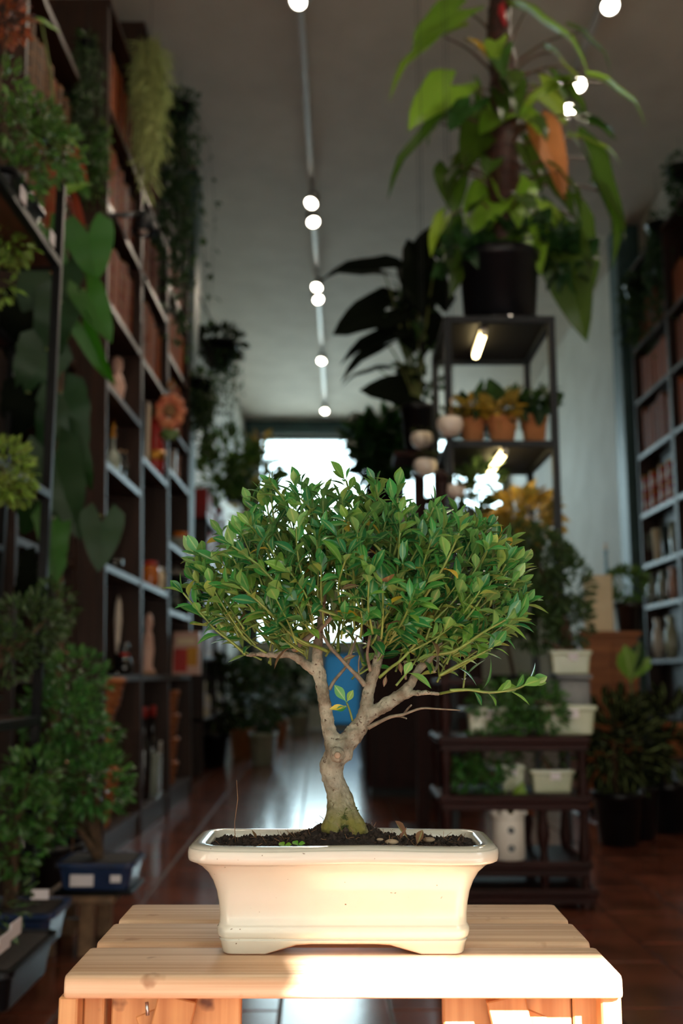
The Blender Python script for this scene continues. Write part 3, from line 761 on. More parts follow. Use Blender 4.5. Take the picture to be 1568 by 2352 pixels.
for k in range(16):                  # shoots on the far side of the crown close the lower middle
    x = R.uniform(610, 900); y = R.uniform(1345, 1440); tip = P(x, y, DC+R.uniform(.02, .09)); st_ = tip-Vector((R.uniform(-.03, .03), -.02, .04)); SH.append([st_, st_.lerp(tip, .5)+rv(.006), tip])
for k in range(16):                  # inner shoots above the right limb
    x = R.uniform(880, 1100); y = R.uniform(1395, 1505); tip = P(x, y, DC+R.uniform(-.03, .08)); st_ = tip-Vector((R.uniform(.0, .035), R.uniform(-.02, .02), .035)); SH.append([st_, st_.lerp(tip, .5)+rv(.006), tip])
LV = []   # leaves: (matrix, template, material)
def put_leaf(pos, dirn, up, L, old=False, pale=0.0):
    u = R.random()
    mi = 3 if u > .993 else (2 if u < .14+pale else (1 if u < .52 else 0))
    if old and R.random() < .07: mi = R.choice((3, 4, 2))
    LV.append((frame(pos, dirn, up, L, R.uniform(-.5, .5)), R.randrange(len(TP)), mi))
for si, pts in enumerate(SH):
    a, _ = catmull(pts, [1]*len(pts), 6)
    Ls = [0]
    for i in range(1, len(a)): Ls.append(Ls[-1]+(a[i]-a[i-1]).length)
    tot = Ls[-1]
    r0 = .0014 if si < 29 else .0011
    MB().tube(a, [r0*(1-.35*q/tot) for q in Ls], 6, True, .1, si).build('shoot', M['green_stem'], root)
    q = tot*(.30 if si < 29 else .25); k = 0; ang = R.uniform(0, 6.28)
    while q <= tot+.0005:
        i = max(1, min(len(a)-1, next((j for j in range(len(Ls)) if Ls[j] >= q), len(a)-1)))
        pos = a[i-1].lerp(a[i], (q-Ls[i-1])/max(1e-6, Ls[i]-Ls[i-1])); t_ = (a[i]-a[i-1]).normalized()
        ang += 2.4; u = t_.orthogonal().normalized(); v_ = t_.cross(u); side = u*math.cos(ang)+v_*math.sin(ang)
        end = q/tot
        dirn = (side*(1.0-.45*end*end)+t_*(.55+.35*end)+Vector((0, -.12, .10))).normalized()
        upv = (t_*1.0 - side*.3 + Vector((0, -.15, .55)))
        pl = .22 if pos.x < P(600, 1300, DC).x and pos.z < P(600, 1330, DC).z else 0
        put_leaf(pos, dirn, upv, R.uniform(.0150, .0285)*(1.0 if end > .3 else .85), end < .5, pl)
        q += R.uniform(.0042, .0068)
    for k in range(3):
        ang += 2.1; u = t_.orthogonal().normalized(); v_ = t_.cross(u); side = u*math.cos(ang)+v_*math.sin(ang)
        put_leaf(a[-1], (t_+side*R.uniform(.35, .8)), t_-side*.6+Vector((0, -.2, .4)), R.uniform(.013, .022))
# leaves of the little sprout in the fork and on the low right branch, dead leaves caught in the limbs
for (x, y, tx_, ty_, L, mi) in ((615, 672, 530, 545, .020, 0), (612, 672, 655, 590, .014, 2), (612, 695, 512, 705, .015, 3), (625, 700, 510, 730, .012, 0), (900, 470, 885, 540, .011, 4), (560, 190, 600, 150, .013, 2), (690, 330, 600, 350, .014, 4), (1010, 470, 1000, 400, .012, 4)):
    a_ = P(*C5(x, y), DC-.015); b_ = P(*C5(tx_, ty_), DC-.02)
    LV.append((frame(a_, b_-a_, (0, -1, .3), L), 2 if mi < 3 else 1, mi))
# which leaves show: splat sample points into a grid, nearest wins
grid = {}
VW = Vector((0, 0, CAM_H))
def proj(v):
    r_ = v-VW; z = r_.y*CT + r_.z*ST; y = -r_.y*ST + r_.z*CT
    return (784+F_PX*r_.x/z, 1176-F_PX*y/z, r_.y)
for li, (m_, t_, mi) in enumerate(LV):
    for v in TP[t_][0]:
        x, y, d = proj(m_ @ v); key = (int(x/9), int(y/9))
        if key not in grid or d < grid[key][0]: grid[key] = (d, li)
cnt = {}
for d, li in grid.values(): cnt[li] = cnt.get(li, 0)+1
order = sorted(range(len(LV)), key=lambda i: -cnt.get(i, 0))
for li in order[:300]:
    m_, t_, mi = LV[li]; link_part('leaf', leaf_me[t_][mi], root, m_)
for mi in range(len(LM)):
    fb = MB()
    for li in order[300:]:
        if LV[li][2] == mi: fb.place(TP[LV[li][1]], LV[li][0])
    if fb.v:
        o = fb.build('inner_foliage', LM[mi], root); o['kind'] = 'stuff'
print('leaves', len(LV))
# ------------------------------------------------------------------ shared builders for the shop
def d_at_x(px, py, X): return X / P(px, py, 1.0).x
def d_at_z(px, py, Z): return (Z-CAM_H) / (P(px, py, 1.0).z-CAM_H)
SM = [leaf_tpl(.5, .3, .2, 3), leaf_tpl(.4, .4, .4, 3)]
HT = [heart_tpl(.75, .2, .25, .28, 7, 0, 1), heart_tpl(.62, .35, .4, .32, 7, 0, 2), heart_tpl(.85, .15, .15, .22, 7, 0, 3)]
MON = [heart_tpl(.9, .15, .3, .25, 12, .28, 4), heart_tpl(.8, .25, .35, .25, 12, .2, 5)]
LF = {
 'mid': leaf_mat('plant_green', (52, 98, 30), (88, 122, 48), .5, .25, .35),
 'dark': leaf_mat('plant_dark_green', (20, 56, 20), (44, 78, 34), .55, .2, .35),
 'deep': leaf_mat('plant_shadow_green', (13, 19, 10), (18, 25, 13), .85, .05, .3, spec=.08),  # backlit shade is put into this near-black leaf colour
 'light': leaf_mat('plant_light_green', (106, 148, 48), (124, 156, 70), .45, .3, .3),
 'bonsai': leaf_mat('bonsai_green', (42, 98, 34), (72, 118, 50), .4, .25, .35),
 'moss': leaf_mat('pale_moss_green', (184, 196, 126), (184, 196, 130), .7, .3, .2),
 'yellow': leaf_mat('croton_yellow', (176, 140, 48), (150, 130, 60), .4, .25, .4),
 'orange': leaf_mat('dry_orange', (196, 128, 74), (190, 134, 84), .5, .25, .2),
 'red': leaf_mat('red_leaf', (128, 44, 22), (150, 62, 28), .45, .25, .35),
 'philo': leaf_mat('broad_leaf_green', (132, 172, 50), (146, 178, 70), .35, .35, .25),
 'philo_dark': leaf_mat('broad_leaf_deep_green', (62, 92, 24), (90, 114, 40), .35, .35, .25),
 'monstera': leaf_mat('split_leaf_green', (34, 100, 16), (60, 120, 36), .5, .35, .25),
}
M['plastic'] = mat('black_plastic_pot', (16, 17, 22), (11, 12, 16), 0.3, 9, spec=.3)
M['blue'] = mat('blue_glaze', (44, 66, 104), (34, 50, 84), 0.22, 6, coat=.4)
M['terra'] = mat('terracotta_pot', (206, 138, 88), (186, 118, 72), 0.7, 14)
M['celadon'] = mat('celadon_glaze', (190, 196, 170), (172, 180, 150), 0.25, 9, coat=.4)
M['paper'] = mat('white_paper_tag', (230, 226, 232), (222, 218, 226), 0.6, 9)
M['stem'] = mat('brown_stem', (92, 70, 48), (66, 50, 34), 0.8, 40, bump=.3)
M['gstem'] = mat('green_petiole', (92, 108, 48), (84, 84, 40), 0.6, 30)
M['wicker'] = mat('wicker', (176, 106, 56), (124, 70, 36), 0.7, 30, (1, 1, 4), bump=.6)
M['rosewood'] = wood_mat('rosewood', (46, 18, 16), (28, 12, 11), 'z', 0.5, 2, spec=.15)
M['rosewood_x'] = wood_mat('rosewood_board', (46, 18, 16), (28, 12, 11), 'x', 0.5, 2, spec=.15)
def foliage(parent, name, clusters, L, m, tpl=None, hang=0.0, stuff=True, up=0.35):
    b = MB(); tpl = tpl or SM
    for (c, rad, n) in clusters:
        c = Vector(c)
        for k in range(n):
            v = rv(); v = v.normalized()*(v.length**.5); p = c+Vector((v.x*rad[0], v.y*rad[1], v.z*rad[2]))
            d = v.normalized()+rv(.7)+Vector((0, 0, up-hang))
            b.place(R.choice(tpl), frame(p, d, rv()+Vector((0, -.2, .9)), L*R.uniform(.65, 1.25), R.uniform(-.6, .6)))
    o = b.build(name, m, parent)
    if stuff: o['kind'] = 'stuff'
    return o
def blob(px, py, d, rx, ry, n, rz=None):
    c = P(px, py, d); a, b = S(rx, d), S(ry, d)
    return (c, (a, rz or min(a, b)*.9, b), n)
def strands(parent, name, c, wx, wy, L, n, leafL, m, spread=.35, tpl=None, step=1.0):
    """stems hanging from a ledge, each set with small leaves"""
    b = MB()
    for k in range(n):
        p = Vector(c)+Vector((R.uniform(-wx, wx), R.uniform(-wy, wy), R.uniform(-.02, .03))); ln = L*R.uniform(.45, 1.0); q = p.copy(); pts = [p.copy()]
        dr = Vector((R.uniform(-spread, spread), R.uniform(-spread, spread), -.35))
        for i in range(8):
            q = q+dr.normalized()*ln/8; dr = dr*.72+Vector((R.uniform(-.1, .1), R.uniform(-.1, .1), -.6)); pts.append(q.copy())
        b.tube(pts, .0015, 4, False)
        for i in range(1, 9):
            for j in range(2):
                if leafL: b.place(R.choice(tpl or SM), frame(pts[i]+rv(.01), rv(.9)+Vector((0, -.2, -.55)), rv()+Vector((0, -.7, .5)), leafL*R.uniform(.7, 1.3)))
    o = b.build(name, m, parent); o['kind'] = 'stuff'
    return o
def round_pot(parent, c, r, h, m, name='pot', lip=.08, taper=.75):
    c = Vector(c)
    pr = [(r*taper*.9, 0), (r*taper, h*.02), (r*.97, h*(1-lip*1.6)), (r*1.04, h*(1-lip*1.5)), (r*1.05, h), (r*.94, h), (r*.92, h*.86), (r*.02, h*.84)]
    return MB().lathe(pr, 20, c).build(name, m, parent)
def tray_pot(parent, c, hx, hy, h, m, name='pot', flare=1.15):
    c = Vector(c); b = MB(); st = []
    for (s_, z) in ((.92, 0), (.95, .06*h), (.98, .35*h), (1.04, .78*h), (flare, .86*h), (flare, h), (flare*.95, h), (flare*.93, .88*h), (.05, .86*h)):
        st.append(len(b.v))
        for (x, y) in rrect(hx*s_, hy*s_, min(hx, hy)*.25*s_, 4, 3): b.v.append(c+Vector((x, y, z)))
    N = st[1]-st[0]
    for k in range(len(st)-1):
        for j in range(N):
            a = st[k]+j; q = st[k]+(j+1) % N; b.f.append((a, q, q+N, a+N)); b.sm.append(False)
    b.f.append(tuple(st[0]+j for j in range(N))[::-1]); b.sm.append(False)
    b.f.append(tuple(st[-1]+j for j in range(N))); b.sm.append(False)
    return b.build(name, m, parent)
def price_tag(parent, c, w_, h_, yaw=0):
    m = Matrix.Rotation(yaw, 4, 'Z'); m.translation = Vector(c)
    return MB().box((-w_/2, -.0015, -h_/2), (w_/2, .0015, h_/2), 0, m).build('price_tag', M['paper'], parent, True)
def trunk_to(parent, base, tops, r0, m=None, bend=.12):
    b = MB(); base = Vector(base)
    for i, t_ in enumerate(tops):
        t_ = Vector(t_); d = t_-base; off = Vector((R.uniform(-1, 1), R.uniform(-1, 1), 0))*d.length*bend
        a, r_ = catmull([base, base+d*.4+off, base+d*.75+off*.4, t_], [r0*(1 if i == 0 else .6), r0*.75, r0*.5, r0*.25], 4); b.tube(a, r_, 7, True, .2, i)
    return b.build('trunk', m or M['stem'], parent)
def leaf_part(parent, base, tip, m, tpl, d, dd=0.0, up=None, wid=1.0, stem=None, name='leaf', sr=.006):
    a = P(base[0], base[1], d); b = P(tip[0], tip[1], d+dd); L = (b-a).length
    mb = MB(); fm = frame(a, b-a, up or Vector((R.uniform(-.4, .4), -1, .55)), L, R.uniform(-.25, .25)) @ Matrix.Diagonal((wid, 1, 1, 1))
    mb.place(tpl, fm); o = mb.build(name, m, parent)
    if stem:
        s0 = Vector(stem); mid = s0.lerp(a, .55)+Vector((0, 0, .25*(a-s0).length*.4)); pt, r_ = catmull([s0, mid, a], [sr*1.4, sr, sr*.7], 5)
        MB().tube(pt, r_, 6).build('petiole', M['pstem'] if 'pstem' in M else M['gstem'], o)
    return o

# ------------------------------------------------------------------ left bookcases
LEAN = .030
def bookcase(label, y0, y1, xf, depth, ztop, shelves, sgn=1, lean=LEAN, plinth=.10, cap=True, vis_back=True):
    """open bookcase; sgn=1 faces +x. Front plane is x = xf - lean*z"""
    rt = thing('bookcase', label, 'bookcase', (xf-sgn*depth/2, (y0+y1)/2, 0), 'dark wooden bookcases along the walls')
    X = lambda z, q: xf - lean*z - sgn*q         # q: distance behind the front plane
    def slab(nm, ya, yb, za, zb, qa, qb, m):
        vs = []
        for y in (ya, yb):
            for z in (za, zb):
                for q in (qa, qb): vs.append((X(z, q), y, z))
        MB().add(vs, [(0, 1, 3, 2), (4, 6, 7, 5), (0, 4, 5, 1), (2, 3, 7, 6), (0, 2, 6, 4), (1, 5, 7, 3)]).build(nm, m, rt, True)
    t = .028
    slab('side_panel', y0, y0+t, 0, ztop, 0, depth, M['brown']); slab('side_panel', y1-t, y1, 0, ztop, 0, depth, M['brown'])
    slab('back_panel', y0+t, y1-t, 0.02, ztop-.02, depth-.015, depth, M['brown'])
    slab('plinth', y0+t, y1-t, 0, plinth, .01, .03, M['brown_y'])
    slab('top_board', y0+.001, y1-.001, ztop, ztop+.035, -.012, depth, M['brown_y'])
    for z in shelves: slab('shelf', y0+t, y1-t, z-.03, z, .002, depth-.015, M['brown_y'])
    return rt
BY = [4.50, 5.35, 6.20, 7.10]
XF = -1.020
xfront = lambda z: XF-LEAN*z
shB = [.12, .80, 1.295, 1.77, 2.15, 2.55, 3.04, 3.54]
shC = [.12, .80, 1.295, 1.98, 2.54, 3.04, 3.54, 4.05]
shD = [.12, .80, 1.20, 1.62, 2.09, 2.39, 2.85, 3.32, 3.78]
shA = [.12, .80, 1.30, 1.80, 2.20, 2.62, 3.10]
bookcase('tall dark brown bookcase with figurines and bottles, its bare side panel facing the aisle', BY[0], BY[1]-.002, XF, .34, 4.05, shB)
bookcase('tallest dark bookcase in the middle of the left row with red doll and orange jar', BY[1], BY[2]-.002, XF, .34, 4.52, shC)
bookcase('dark bookcase at the far end of the left row holding clear jars and picture box', BY[2], BY[3], XF, .34, 4.25, shD)
bookcase('lower set-back dark bookcase behind the big split leaves, packed with old books', 3.62, BY[0]-.03, -1.14, .26, 3.56, shA)
# books
BKM = {'grey': mat('book_grey_brown', (96, 68, 42), (60, 40, 24), .6, 30, rnd=.25, spec=.15), 'rust': mat('book_rust', (136, 60, 22), (84, 35, 12), .6, 30, rnd=.25, spec=.15),
       'red': mat('book_red_brown', (106, 38, 20), (66, 24, 13), .6, 30, rnd=.25, spec=.15), 'tan': mat('book_orange_tan', (170, 82, 28), (120, 54, 18), .6, 30, rnd=.25, spec=.15)}
for m_ in BKM.values():             # ribbed spines with faint gilt lines
    n, l = nodes_of(m_); b = n['Principled BSDF']; src = b.inputs['Base Color'].links[0].from_socket
    tc = n.new('ShaderNodeTexCoord'); sx = n.new('ShaderNodeSeparateXYZ'); l.new(tc.outputs['Generated'], sx.inputs[0])
    mu = n.new('ShaderNodeMath'); mu.operation = 'MULTIPLY'; mu.inputs[1].default_value = 5; l.new(sx.outputs['Z'], mu.inputs[0])
    fr = n.new('ShaderNodeMath'); fr.operation = 'FRACT'; l.new(mu.outputs[0], fr.inputs[0])
    gt = n.new('ShaderNodeMath'); gt.operation = 'GREATER_THAN'; gt.inputs[1].default_value = .9; l.new(fr.outputs[0], gt.inputs[0])
    mx = n.new('ShaderNodeMix'); mx.data_type = 'RGBA'; mx.inputs[7].default_value = lin((124, 84, 44)); l.new(gt.outputs[0], mx.inputs[0]); l.new(src, mx.inputs[6]); l.new(mx.outputs[2], b.inputs['Base Color'])
bkm = {}
for k_, m_ in BKM.items():
    mb = MB()                        # spine towards +x, rounded; boards stand proud of the page block
    out = [(-.16, -.5), (-.01, -.5), (.0, -.42), (.006, -.2), (.006, .2), (0, .42), (-.01, .5), (-.16, .5), (-.16, .42), (-.152, .42), (-.152, -.42), (-.16, -.42)]
    N = len(out); vs = [(x, y, 0) for x, y in out]+[(x, y, 1) for x, y in out]
    mb.add(vs, [(i, (i+1) % N, (i+1) % N+N, i+N) for i in range(N)]+[tuple(range(N))[::-1], tuple(range(N, 2*N))])
    bkm[k_] = mb.mesh('book', m_)
ORD = 'first second third fourth fifth sixth seventh eighth ninth tenth eleventh twelfth thirteenth fourteenth fifteenth sixteenth seventeenth eighteenth nineteenth twentieth'.split()
BCOL = {'grey': 'grey-brown', 'rust': 'rust-brown', 'red': 'red-brown', 'tan': 'orange-tan'}
def book_row(label, group, ya, yb, z, hmax, kinds, xf, sgn=1, lean=LEAN, w0=.036, w1=.062, y_gap=.02):
    y = ya+y_gap; nb = 0
    while True:
        w_ = R.uniform(w0, w1)
        if y+w_ > yb-.03: break
        h = hmax*R.uniform(.80, .97)
        o = bpy.data.objects.new('book', bkm[(kd_ := R.choice(kinds))]); COL.objects.link(o)
        x = xf-lean*(z+h) - sgn*R.uniform(.03, .045)
        o.location = (x, y+w_/2, z+.0005); o.scale = (1, w_*.97, h); o.rotation_euler = (0, 0, 0 if sgn > 0 else math.pi)
        tag(o, '%s book, %s from the near end on %s' % (BCOL[kd_], ORD[min(nb, 19)], label), 'book', group); nb += 1; y += w_
t = .03
for (i, lbl, rows) in ((0, 'near left bookcase', ((2.55, .42, 'rust', 'lowest'), (3.04, .42, 'red rust', 'middle'), (3.54, .44, 'rust tan', 'top'))),
                       (1, 'middle left bookcase', ((2.54, .43, 'tan rust', 'lowest'), (3.04, .42, 'rust red', 'second'), (3.54, .42, 'red grey', 'third'), (4.05, .38, 'rust', 'top'))),
                       (2, 'far left bookcase', ((2.39, .40, 'tan', 'lowest'), (2.85, .40, 'tan', 'middle'), (3.32, .38, 'rust', 'top')))):
    for (z, h, kd, wd) in rows:
        book_row('%s book shelf of %s' % (wd, lbl), 'books on the %s book shelf of the %s' % (wd, lbl), BY[i]+t, BY[i+1]-t, z, h, kd.split(), XF)
for (z, h, wd) in ((2.20, .36, 'third'), (2.62, .42, 'second'), (3.10, .38, 'top')):
    book_row('%s shelf of set-back bookcase' % wd, 'books on the %s shelf of the set-back bookcase' % wd, 3.65, BY[0]-.06, z, h, ['grey', 'grey', 'rust'], -1.14)
# small wares on the shelves
M['porcelain'] = mat('porcelain', (226, 216, 204), (212, 200, 188), .3, 9, coat=.3)
M['pinkish'] = mat('pink_porcelain', (206, 170, 156), (186, 146, 132), .4, 12)
M['black_gloss'] = mat('black_glass', (16, 16, 18), (22, 22, 24), .1, 9, coat=.5)
M['amber'] = mat('amber_glass', (196, 110, 36), (168, 84, 24), .15, 9, coat=.4)
M['bottle_glass'] = mat('grey_green_glass', (150, 160, 150), (120, 132, 124), .08, 9, coat=.6)
M['clear'] = glass_mat('clear_jar_glass', (215, 225, 222))
M['gold'] = mat('gilt', (196, 140, 50), (160, 108, 36), .35, 9, metal=.6)
M['redpaint'] = mat('red_paint', (176, 36, 30), (150, 28, 24), .4, 9)
M['orangepaint'] = mat('orange_paint', (226, 150, 104), (212, 110, 84), .5, 18)
M['greenpaint'] = mat('green_paint', (110, 140, 80), (90, 120, 64), .5, 18)
M['cream'] = mat('cream_card', (222, 208, 178), (212, 196, 164), .7, 9)
M['cork'] = mat('cork', (170, 130, 90), (140, 104, 70), .8, 40)
def on_shelf(px, py, z, inset=.09):
    X = xfront(z+.1)-inset; d = d_at_x(px, py, X)
    for ya, yb in zip(BY, BY[1:]):
        if ya-.06 <= d < yb-.06 or (yb == BY[-1] and d >= ya): d = min(max(d, ya+.09), yb-.11); break
    return Vector((X, d, z+.0005))
def vessel(name, label, cat, c, prof, m, extra=None, group=None):
    rt = thing(name, label, cat, c, group); o = MB().lathe(prof, 18, c).build('body', m, rt)
    if extra:
        for (nm, pr, mm) in extra: MB().lathe(pr, 14, c).build(nm, mm, rt)
    return rt
bot = lambda r, h: [(r*.9, 0), (r, .01), (r, h*.55), (r*.75, h*.66), (r*.35, h*.74), (r*.3, h*.93), (r*.36, h*.94), (r*.36, h)]
cork = lambda r, h: [(r*.26, h*.98), (r*.28, h*1.06), (r*.22, h*1.08)]
c = on_shelf(268, 850, 2.15); vessel('figurine', 'pinkish porcelain figurine on the fourth shelf of the nearest tall left bookcase', 'figurine', c, [(.05, 0), (.055, .02), (.035, .06), (.05, .14), (.03, .2), (.02, .21), (.032, .24), (.03, .28), (.01, .3)], M['pinkish'], [('base', [(.06, 0), (.06, .012)], M['porcelain'])])
c = on_shelf(290, 880, 2.15); vessel('vase', 'slim pale green vase beside the pink figurine', 'vase', c, [(.04, 0), (.05, .05), (.045, .15), (.02, .24), (.028, .30), (.024, .30), (.012, .2)], M['celadon'], [('neck_ring', [(.03, .285), (.034, .293), (.03, .30)], M['gold'])])
c = on_shelf(258, 1020, 1.77); vessel('bottle', 'clear decanter with gilt stopper on the lit shelf of the nearest tall left bookcase', 'bottle', c, bot(.045, .22), M['bottle_glass'], [('stopper', [(.012, .21), (.02, .235), (.012, .26), (.018, .28), (.004, .32)], M['gold'])])
for k, (px, nm) in enumerate(((275, 'nearest'), (290, 'middle'), (306, 'farthest'))):
    c = on_shelf(px, 1085, 1.77, .07); vessel('bottle', 'black slim bottle, %s of three beside the gilt-stoppered decanter' % nm, 'bottle', c, bot(.03, .17+.02*k), M['black_gloss'], [('cork', cork(.03, .17+.02*k), M['cork'])], 'black bottles in a row')
c = on_shelf(284, 1290, 1.295); vessel('vase', 'tall ribbed white cylinder vase in the nearest tall left bookcase', 'vase', c, [(.06, 0), (.064, .03), (.058, .06), (.064, .10), (.058, .14), (.064, .19), (.058, .24), (.06, .31), (.05, .31), (.046, .05)], M['porcelain'], [('lid', [(.058, .312), (.05, .33), (.012, .335), (.014, .35), (.004, .36)], M['gold'])])
c = on_shelf(262, 1290, 1.295, .06); vessel('cup', 'small black cup beside the white cylinder vase', 'cup', c, [(.025, 0), (.04, .02), (.045, .07), (.04, .07), (.035, .02)], M['black_gloss'], [('foot', [(.03, -.0), (.028, .006)], M['gold'])])
c = on_shelf(268, 1500, .80); vessel('incense_holder', 'slender white feather-like ornament standing in a black stand', 'ornament', c, [(.008, .1), (.014, .18), (.02, .27), (.014, .36), (.003, .40)], M['porcelain'], [('stand', [(.05, 0), (.05, .015), (.012, .03), (.008, .12)], M['black_gloss'])])
c = on_shelf(284, 1540, .80, .05); vessel('figurine', 'small black seated figurine with red collar on the eye-level shelf', 'figurine', c, [(.04, 0), (.048, .03), (.035, .08), (.02, .1), (.03, .13), (.018, .16), (.003, .165)], M['black_gloss'], [('collar', [(.024, .092), (.03, .1), (.024, .108)], M['redpaint'])])
c = on_shelf(310, 1540, .80, .05); vessel('shell', 'tan spiral seashell beside the black figurine', 'shell', c, [(.005, 0), (.03, .012), (.045, .03), (.03, .055), (.022, .06), (.012, .08), (.003, .085)], M['cream'], [('spiral', [(.034, .05), (.038, .054), (.03, .058)], M['cork'])])
# middle bookcase wares
c = on_shelf(343, 1060, 1.98, .06); rt = thing('framed_picture', 'white-framed picture leaning at the near side of the middle left bookcase', 'picture frame', c)
for (nm, a, b_, mm) in (('frame', (-.012, -.07, 0), (.0, .0, .42), M['porcelain']), ('picture', (.0, -.06, .02), (.004, -.01, .40), M['cream'])): box_part(nm, c+Vector(a), c+Vector(b_), mm, rt)
c = on_shelf(356, 1060, 1.98, .05); vessel('doll', 'red painted wooden doll with gilt belly in the middle left bookcase', 'doll', c, [(.045, 0), (.06, .06), (.062, .16), (.045, .24), (.038, .27), (.045, .31), (.03, .37), (.005, .39)], M['redpaint'], [('belly_medal', [(.0635, .10), (.066, .13), (.0635, .16)], M['gold'])])
c = on_shelf(376, 1080, 1.98, .05); rt = thing('framed_picture', 'tall white frame between red doll and far bookcase', 'picture frame', c)
box_part('frame', c+Vector((-.01, -.05, 0)), c+Vector((0, .07, .36)), M['porcelain'], rt); box_part('picture', c+Vector((0, -.035, .02)), c+Vector((.004, .055, .34)), M['paper'], rt)
X = xfront(2.2)+.045; d = d_at_x(390, 945, X); c = P(390, 990, d)
rt = thing('flower_ornament', 'round orange flower ornament with gilt loop hanging before the middle bookcase', 'ornament', c)
b = MB()
for k in range(9):
    a = 2*math.pi*k/9; b.ball(c+Vector((math.cos(a)*.065, -.01, .12+math.sin(a)*.08)), .036, 8, 6, (1, .4, 1))
b.build('petals', M['orangepaint'], rt); MB().ball(c+Vector((0, -.03, .12)), .04, 10, 7, (1, .45, 1)).build('centre', M['cork'], rt)
MB().tube([c+Vector((0, 0, .25)), c+Vector((-.02, 0, .29)), c+Vector((0, 0, .33)), c+Vector((.02, 0, .29)), c+Vector((0, 0, .25))], .006, 6).build('loop', M['gold'], rt)
MB().ball(c+Vector((0, 0, -.02)), .05, 8, 6, (1.2, .4, .8)).build('tassel', M['greenpaint'], rt)
c = on_shelf(346, 1330, 1.295, .14); vessel('vase', 'tall grey glass vase behind the orange jar', 'vase', c, [(.05, 0), (.045, .1), (.06, .3), (.075, .42), (.07, .42), (.04, .1)], M['bottle_glass'], [('foot', [(.06, 0), (.06, .012)], M['bottle_glass'])])
c = on_shelf(345, 1330, 1.295, .04); vessel('jar', 'orange lidded jar in the middle left bookcase', 'jar', c, [(.04, 0), (.05, .02), (.05, .11), (.035, .13)], M['amber'], [('lid', [(.042, .13), (.042, .15), (.01, .155)], M['redpaint'])])
c = on_shelf(362, 1340, 1.295, .04); vessel('jar', 'cream lidded jar next to the orange jar', 'jar', c, [(.035, 0), (.045, .02), (.045, .10), (.03, .12)], M['cream'], [('lid', [(.036, .12), (.036, .14), (.01, .145)], M['porcelain'])])
c = on_shelf(338, 1545, .80, .05); vessel('statuette', 'tall pinkish-beige statuette on the eye-level shelf of the middle bookcase', 'statuette', c, [(.04, 0), (.045, .02), (.028, .05), (.036, .14), (.026, .22), (.016, .25), (.028, .29), (.02, .33), (.003, .35)], M['pinkish'], [('plinth', [(.05, 0), (.05, .018)], M['cork'])])
for k in range(5):
    c = Vector((xfront(.12)-.08-.09*(k % 2), BY[1]+.16+k*.13, .12)); vessel('bottle', 'tall black wine bottle, %s from the near end of the middle bookcase bottom shelf' % ORD[k], 'bottle', c, bot(.045, .46+.03*(k % 2)), M['black_gloss'], [('capsule', [(.018, .44), (.02, .50), (.004, .505)], M['redpaint'])], 'black wine bottles on the bottom shelf')
c = Vector((xfront(.12)-.05, BY[1]+.62, .12)); rt = thing('gift_bag', 'shiny silver-grey bag standing before the wine bottles', 'bag', c)
MB().box(c+Vector((-.03, -.08, 0)), c+Vector((.03, .08, .24)), .008).build('bag_body', M['bottle_glass'], rt, True)
MB().tube([c+Vector((.03, -.04, .23)), c+Vector((.03, -.03, .30)), c+Vector((.03, .03, .30)), c+Vector((.03, .04, .23))], .004, 5).build('handle', M['white'], rt)
# far bookcase wares
for k, (px, col, w_) in enumerate(((404, 'porcelain', 'nearest'), (414, 'pinkish', 'second'), (424, 'porcelain', 'third'), (434, 'cream', 'farthest'))):
    c = on_shelf(px, 1090, 2.09, .05); rt = thing('paperback', 'pale slim album standing in the far left bookcase, %s of four' % w_, 'book', c)
    box_part('cover', c+Vector((-.15, -.022, 0)), c+Vector((0, .022, .24)), M[col], rt, .003); box_part('pages', c+Vector((-.145, -.018, .002)), c+Vector((-.003, .018, .242)), M['paper'], rt)
c = on_shelf(415, 1255, 1.62, .05); vessel('bowl', 'grey glass bowl in the far left bookcase', 'bowl', c, [(.04, 0), (.06, .03), (.09, .12), (.085, .12), (.055, .035)], M['bottle_glass'], [('foot', [(.045, 0), (.045, .012)], M['bottle_glass'])])
c = on_shelf(440, 1262, 1.62, .05); vessel('tumbler', 'amber tumbler beside the grey glass bowl', 'glass', c, [(.04, 0), (.05, .16), (.046, .16), (.036, .02)], M['amber'], [('foot', [(.042, 0), (.042, .01)], M['amber'])])
for k, px in enumerate((404, 425, 440)):
    c = on_shelf(px, 1390, 1.20, .09); rt = thing('glass_jar', 'large clear glass jar, %s of three in the far left bookcase' % ('nearest', 'middle', 'farthest')[k], 'jar', c, 'clear glass jars')
    MB().lathe([(.07, 0), (.085, .02), (.085, .22), (.06, .27), (.06, .29), (.055, .29), (.055, .268), (.08, .215), (.08, .025), (.01, .012)], 18, c).build('glass', M['clear'], rt)
    MB().lathe([(.066, .285), (.066, .31), (.02, .32), (.018, .34), (.003, .345)], 16, c).build('lid', M['porcelain'], rt)
    MB().lathe([(.075, .014), (.077, .12), (.01, .13)], 14, c).build('contents', M['cream'], rt)
c = P(430, 1553, d_at_x(430, 1553, xfront(.8)+.03)); c.z = .80
rt = thing('picture_box', 'pink square box with red and yellow picture on the far left bookcase', 'box', c)
X0 = c.x-.10
box_part('carton', (X0, c.y-.02, .80), (X0+.18, c.y+.10, 1.08), M['pinkish'], rt, .004)
box_part('red_print', (X0+.012, c.y-.0225, .82), (X0+.10, c.y-.020, .97), M['redpaint'], rt); box_part('yellow_print', (X0+.10, c.y-.0225, .86), (X0+.165, c.y-.020, .98), M['gold'], rt); box_part('title_print', (X0+.03, c.y-.0225, 1.0), (X0+.15, c.y-.020, 1.04), M['cream'], rt)
